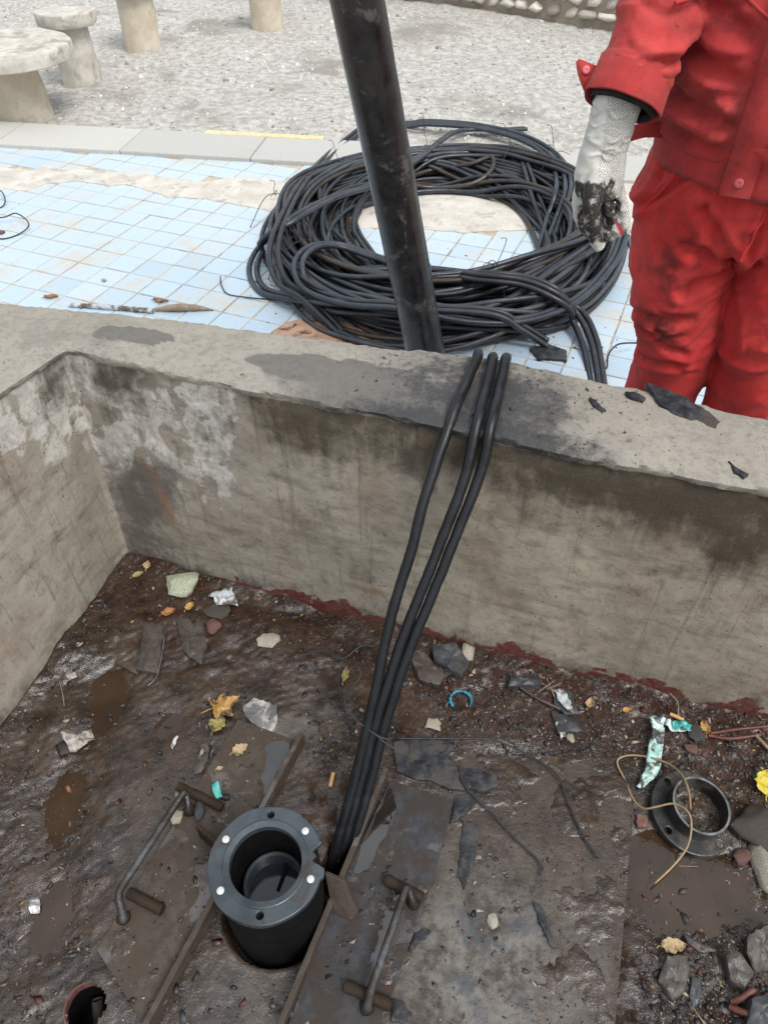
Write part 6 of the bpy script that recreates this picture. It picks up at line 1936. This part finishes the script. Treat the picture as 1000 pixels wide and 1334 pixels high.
# front placket
pl = []
for z in np.linspace(0.848, 1.40, 40):
    if z < 0.92:
        y = -0.180
    else:
        mm = (np.abs(Vj[:, 0] - WX + 0.06) < 0.02) & (Nj[:, 1] < -0.3)
        i = np.argmin(np.abs(Vj[mm][:, 2] - z)); y = Vj[mm][i, 1] - WYc - 0.002
    pl.append([0, y, z])
pl = np.array(pl); pl[:, 1] = np.convolve(np.pad(pl[:, 1], 2, 'edge'), np.ones(5) / 5, 'valid')
Vp = np.vstack([np.c_[WX - 0.090 + 0 * pl[:, 0], WYc + pl[:, 1] + 0.006, pl[:, 2]], np.c_[WX - 0.088 + 0 * pl[:, 0], WYc + pl[:, 1] - 0.007, pl[:, 2]], np.c_[WX - 0.036 + 0 * pl[:, 0], WYc + pl[:, 1] - 0.007, pl[:, 2]], np.c_[WX - 0.034 + 0 * pl[:, 0], WYc + pl[:, 1] + 0.006, pl[:, 2]]])
n = 40
Fp = [(c * n + i, c * n + i + 1, (c + 1) * n + i + 1, (c + 1) * n + i) for c in range(3) for i in range(n - 1)]
WMESH('placket', Vp, Fp, 'jacket_red', parent=jk, attrs={'grime': np.full(len(Vp), 0.3)})
# yoke seam and chest pocket edge
surf_line([(WX - 0.24, 1.135), (WX - 0.15, 1.150), (WX - 0.06, 1.105), (WX - 0.035, 1.085)], 'jacket_red', 0.0032, jk, 'pocket_flap_edge', Vj, Nj)
# adjuster tab at the side of the waist
tb_ = [Wp_(-0.215, -0.075, 0.912), Wp_(-0.245, -0.090, 0.914), Wp_(-0.272, -0.098, 0.905), Wp_(-0.292, -0.102, 0.890)]
S = spline(np.array(tb_), 20)
Vt, Ft = [], []
for i, q in enumerate(S):
    hw = 0.0145 if i < 17 else 0.0145 - (i - 16) * 0.0022
    Vt += [q + [0, -0.0015, hw], q + [0, -0.0015, -hw], q + [0, 0.0015, -hw], q + [0, 0.0015, hw]]
for i in range(19):
    for j in range(4):
        Ft.append((i * 4 + j, i * 4 + (j + 1) % 4, (i + 1) * 4 + (j + 1) % 4, (i + 1) * 4 + j))
Ft += [(0, 1, 2, 3), (76, 79, 78, 77)]
WMESH('waist_tab', np.array(Vt), Ft, 'jacket_red', parent=jk, attrs={'grime': np.full(len(Vt), 0.5)}, sharp=40)
# cuff, flared and turned, with its open tab
cu = el_ + (wr - el_) * 0.80
sx = np.array([math.cos(-0.15 + PHI), math.sin(PHI), 0]); sx -= fore * (sx @ fore); sx /= np.linalg.norm(sx); sy = np.cross(fore, sx)
def cuffring(ofs, r, seed=0, wob=0.0015):
    t = np.linspace(0, 2 * math.pi, 60, endpoint=False)
    rr = r + wob * np.sin(3 * t + seed) + wob * 0.7 * np.sin(7 * t)
    return cu + fore * ofs + np.cos(t)[:, None] * sx * rr[:, None] * 1.05 + np.sin(t)[:, None] * sy * rr[:, None]
rings = [cuffring(-0.030, 0.0590), cuffring(-0.026, 0.0628), cuffring(-0.005, 0.0630), cuffring(0.015, 0.0648), cuffring(0.034, 0.0668), cuffring(0.037, 0.0655), cuffring(0.030, 0.0620), cuffring(0.0, 0.0560)]
Vc = np.stack(rings, 1).reshape(-1, 3); m = len(rings)
I, J = np.meshgrid(np.arange(60), np.arange(m - 1), indexing='ij')
Fc = np.stack([I * m + J, ((I + 1) % 60) * m + J, ((I + 1) % 60) * m + J + 1, I * m + J + 1], -1).reshape(-1, 4)
cf = WMESH('cuff', Vc, Fc, 'jacket_red', parent=jk, attrs={'grime': np.full(len(Vc), 0.35)})
rings = [cuffring(0.015, 0.0560), cuffring(0.036, 0.0540), cuffring(0.042, 0.0520), cuffring(0.030, 0.0490)]
Vc = np.stack(rings, 1).reshape(-1, 3); m = len(rings)
I, J = np.meshgrid(np.arange(60), np.arange(m - 1), indexing='ij')
Fc = np.stack([I * m + J, ((I + 1) % 60) * m + J, ((I + 1) % 60) * m + J + 1, I * m + J + 1], -1).reshape(-1, 4)
WMESH('cuff_lining', Vc, Fc, 'black_cloth', parent=jk)
t0 = cu - sx * 0.060 - sy * 0.012 + fore * 0.014
tdir = -sx * 0.93 - fore * 0.36; tdir /= np.linalg.norm(tdir)
tw = fore * 0.93 - sx * 0.36; tw /= np.linalg.norm(tw)
tn_ = np.cross(tdir, tw)
Vt, Ft = [], []
prof = [(0.0, -0.024, 0.020), (0.012, -0.022, 0.016), (0.026, -0.016, 0.010), (0.036, -0.012, 0.004), (0.044, -0.008, -0.002)]
for (a, lo, hi) in prof:
    for e in (0.0014, -0.0014):
        Vt += [t0 + tdir * a + tw * lo + tn_ * (e + 0.10 * a), t0 + tdir * a + tw * hi + tn_ * (e + 0.10 * a)]
for i in range(len(prof) - 1):
    b = i * 4
    Ft += [(b, b + 1, b + 5, b + 4), (b + 2, b + 6, b + 7, b + 3), (b, b + 4, b + 6, b + 2), (b + 1, b + 3, b + 7, b + 5)]
Ft += [(0, 2, 3, 1), (16, 17, 19, 18)]
WMESH('cuff_tab', np.array(Vt), Ft, 'jacket_red', parent=jk, attrs={'grime': np.full(len(Vt), 0.2)})
nn_ = tn_ if tn_[1] < 0 else -tn_
snap(t0 + tdir * 0.022 + tw * (-0.004) + nn_ * 0.003 + tn_ * 0.0022, nn_, 0.0075, jk)

# --- glove on the hanging hand
def G_(x, y, Y):
    return pxy(x, y, Y)
gp_ = []
gp_.append(loft(np.array([G_(810, 112, 1.436), G_(803, 138, 1.432), G_(795, 165, 1.43), G_(786, 195, 1.428), G_(781, 222, 1.425), G_(779, 245, 1.42), G_(780, 262, 1.415)]),
                [0.0410, 0.0405, 0.0405, 0.0420, 0.0465, 0.0450, 0.036], [0.036, 0.034, 0.032, 0.030, 0.031, 0.030, 0.024], hint=(1.0, 0.15, 0), n=28, expo=2.3))
fing = [  # four fingers curling back and inwards, thumb in front pointing down
    ([(758, 238), (752, 266), (758, 292), (772, 308)], [1.425, 1.428, 1.43, 1.425], 0.0115),
    ([(772, 245), (772, 278), (784, 303), (796, 308)], [1.432, 1.435, 1.432, 1.42], 0.0118),
    ([(788, 243), (792, 272), (801, 294), (807, 304)], [1.430, 1.432, 1.425, 1.415], 0.0115),
    ([(803, 236), (809, 262), (813, 282), (814, 296)], [1.432, 1.430, 1.424, 1.414], 0.0105)]
for (pp_, ys, r0) in fing:
    P = [G_(x, y, yy) for (x, y), yy in zip(pp_, ys)]
    gp_.append(limb(P, [r0 * 1.1, r0, r0, r0 * 0.9], 16, 1.0, n=14))
P = [G_(782, 224, 1.400), G_(772, 256, 1.380), G_(771, 288, 1.372), G_(779, 320, 1.375)]
gp_.append(limb(P, [0.020, 0.0185, 0.0160, 0.0125], 18, 0.9, n=16))
V, N, F = fuse(gp_, 0.0022, 4)
wr_f = 0.0022 * ridge(V, (30, 30, 60), 3) * sstep(0.0, 0.3, pn(V, 18, 5)) + 0.0012 * pn(V, 70, 7)
V = V + N * wr_f[:, None]
X, Y = proj(V)
sidex = np.interp(Y, [140, 200, 230, 330], [790, 782, 776, 770])
dots = sstep(-2, 3, X - sidex) * sstep(0.9, 0.3, N[:, 1])
nzg = fbm(V, 40, 3, 9)
grm = sstep(0.30, 0.62, np.exp(-(((X - 774) - 0.06 * (Y - 270)) / 24) ** 2) * sstep(214, 246, Y + 14 * nzg) * sstep(326, 306, Y) + 0.42 * nzg)
grm = grm + 0.9 * sstep(0.3, 0.6, np.exp(-((X - 795) / 11) ** 2 - ((Y - 268) / 24) ** 2) + 0.3 * nzg)
rt = sstep(0.35, 0.6, np.exp(-((X - 808 - 0.5 * (Y - 300)) / 5) ** 2 - ((Y - 300) / 12) ** 2) + 0.25 * nzg)
MESH('glove', V, F, 'glove_cloth', parent=wk, label='white glove dotted black, with a black smear over thumb and palm', attrs={'dots': dots, 'grime': np.clip(grm, 0, 1), 'redtip': np.clip(rt, 0, 1)})
# the other glove, out of sight behind the frame's edge, hangs the same way
h2 = (wr2 - el2) / np.linalg.norm(wr2 - el2)
g2 = [loft(np.array([wr2 - h2 * 0.03, wr2, wr2 + [0, -0.02, -0.06], wr2 + [0, -0.02, -0.10]]), [0.038, 0.037, 0.042, 0.036], [0.030, 0.028, 0.028, 0.024], n=20)]
for k in range(4):
    b0 = wr2 + np.array([-0.03 + 0.02 * k, -0.02, -0.10])
    g2.append(limb([b0, b0 + [0, -0.01, -0.05], b0 + [0, 0.015, -0.085 + 0.006 * abs(k - 1.5)]], [0.0125, 0.012, 0.011], 12, n=12))
b0 = wr2 + np.array([-0.035, -0.03, -0.05])
g2.append(limb([b0, b0 + [-0.02, -0.02, -0.04], b0 + [-0.012, -0.02, -0.075]], [0.017, 0.015, 0.012], 12, n=12))
V, N, F = fuse(g2, 0.004, 4)
WMESH('glove', V, F, 'glove_cloth', parent=wk, attrs={'dots': (N[:, 1] < 0).astype(float) * 0.6, 'grime': np.zeros(len(V)), 'redtip': np.zeros(len(V))})
# boots
for s in (-1, 1):
    V, N, F = fuse([limb([Wp_(s * 0.105, 0.045, 0.06), Wp_(s * 0.108, 0.04, 0.13), Wp_(s * 0.108, 0.035, 0.20)], [0.052, 0.056, 0.060], 12),
                    limb([Wp_(s * 0.106, 0.07, 0.048), Wp_(s * 0.112, -0.06, 0.046), Wp_(s * 0.118, -0.16, 0.040)], [0.046, 0.050, 0.038], 14, 0.85, hint=(1, 0, 0))], 0.008, 4)
    V[:, 2] = np.maximum(V[:, 2], 0.002)
    WMESH('boot', V, F, 'boot', parent=wk)
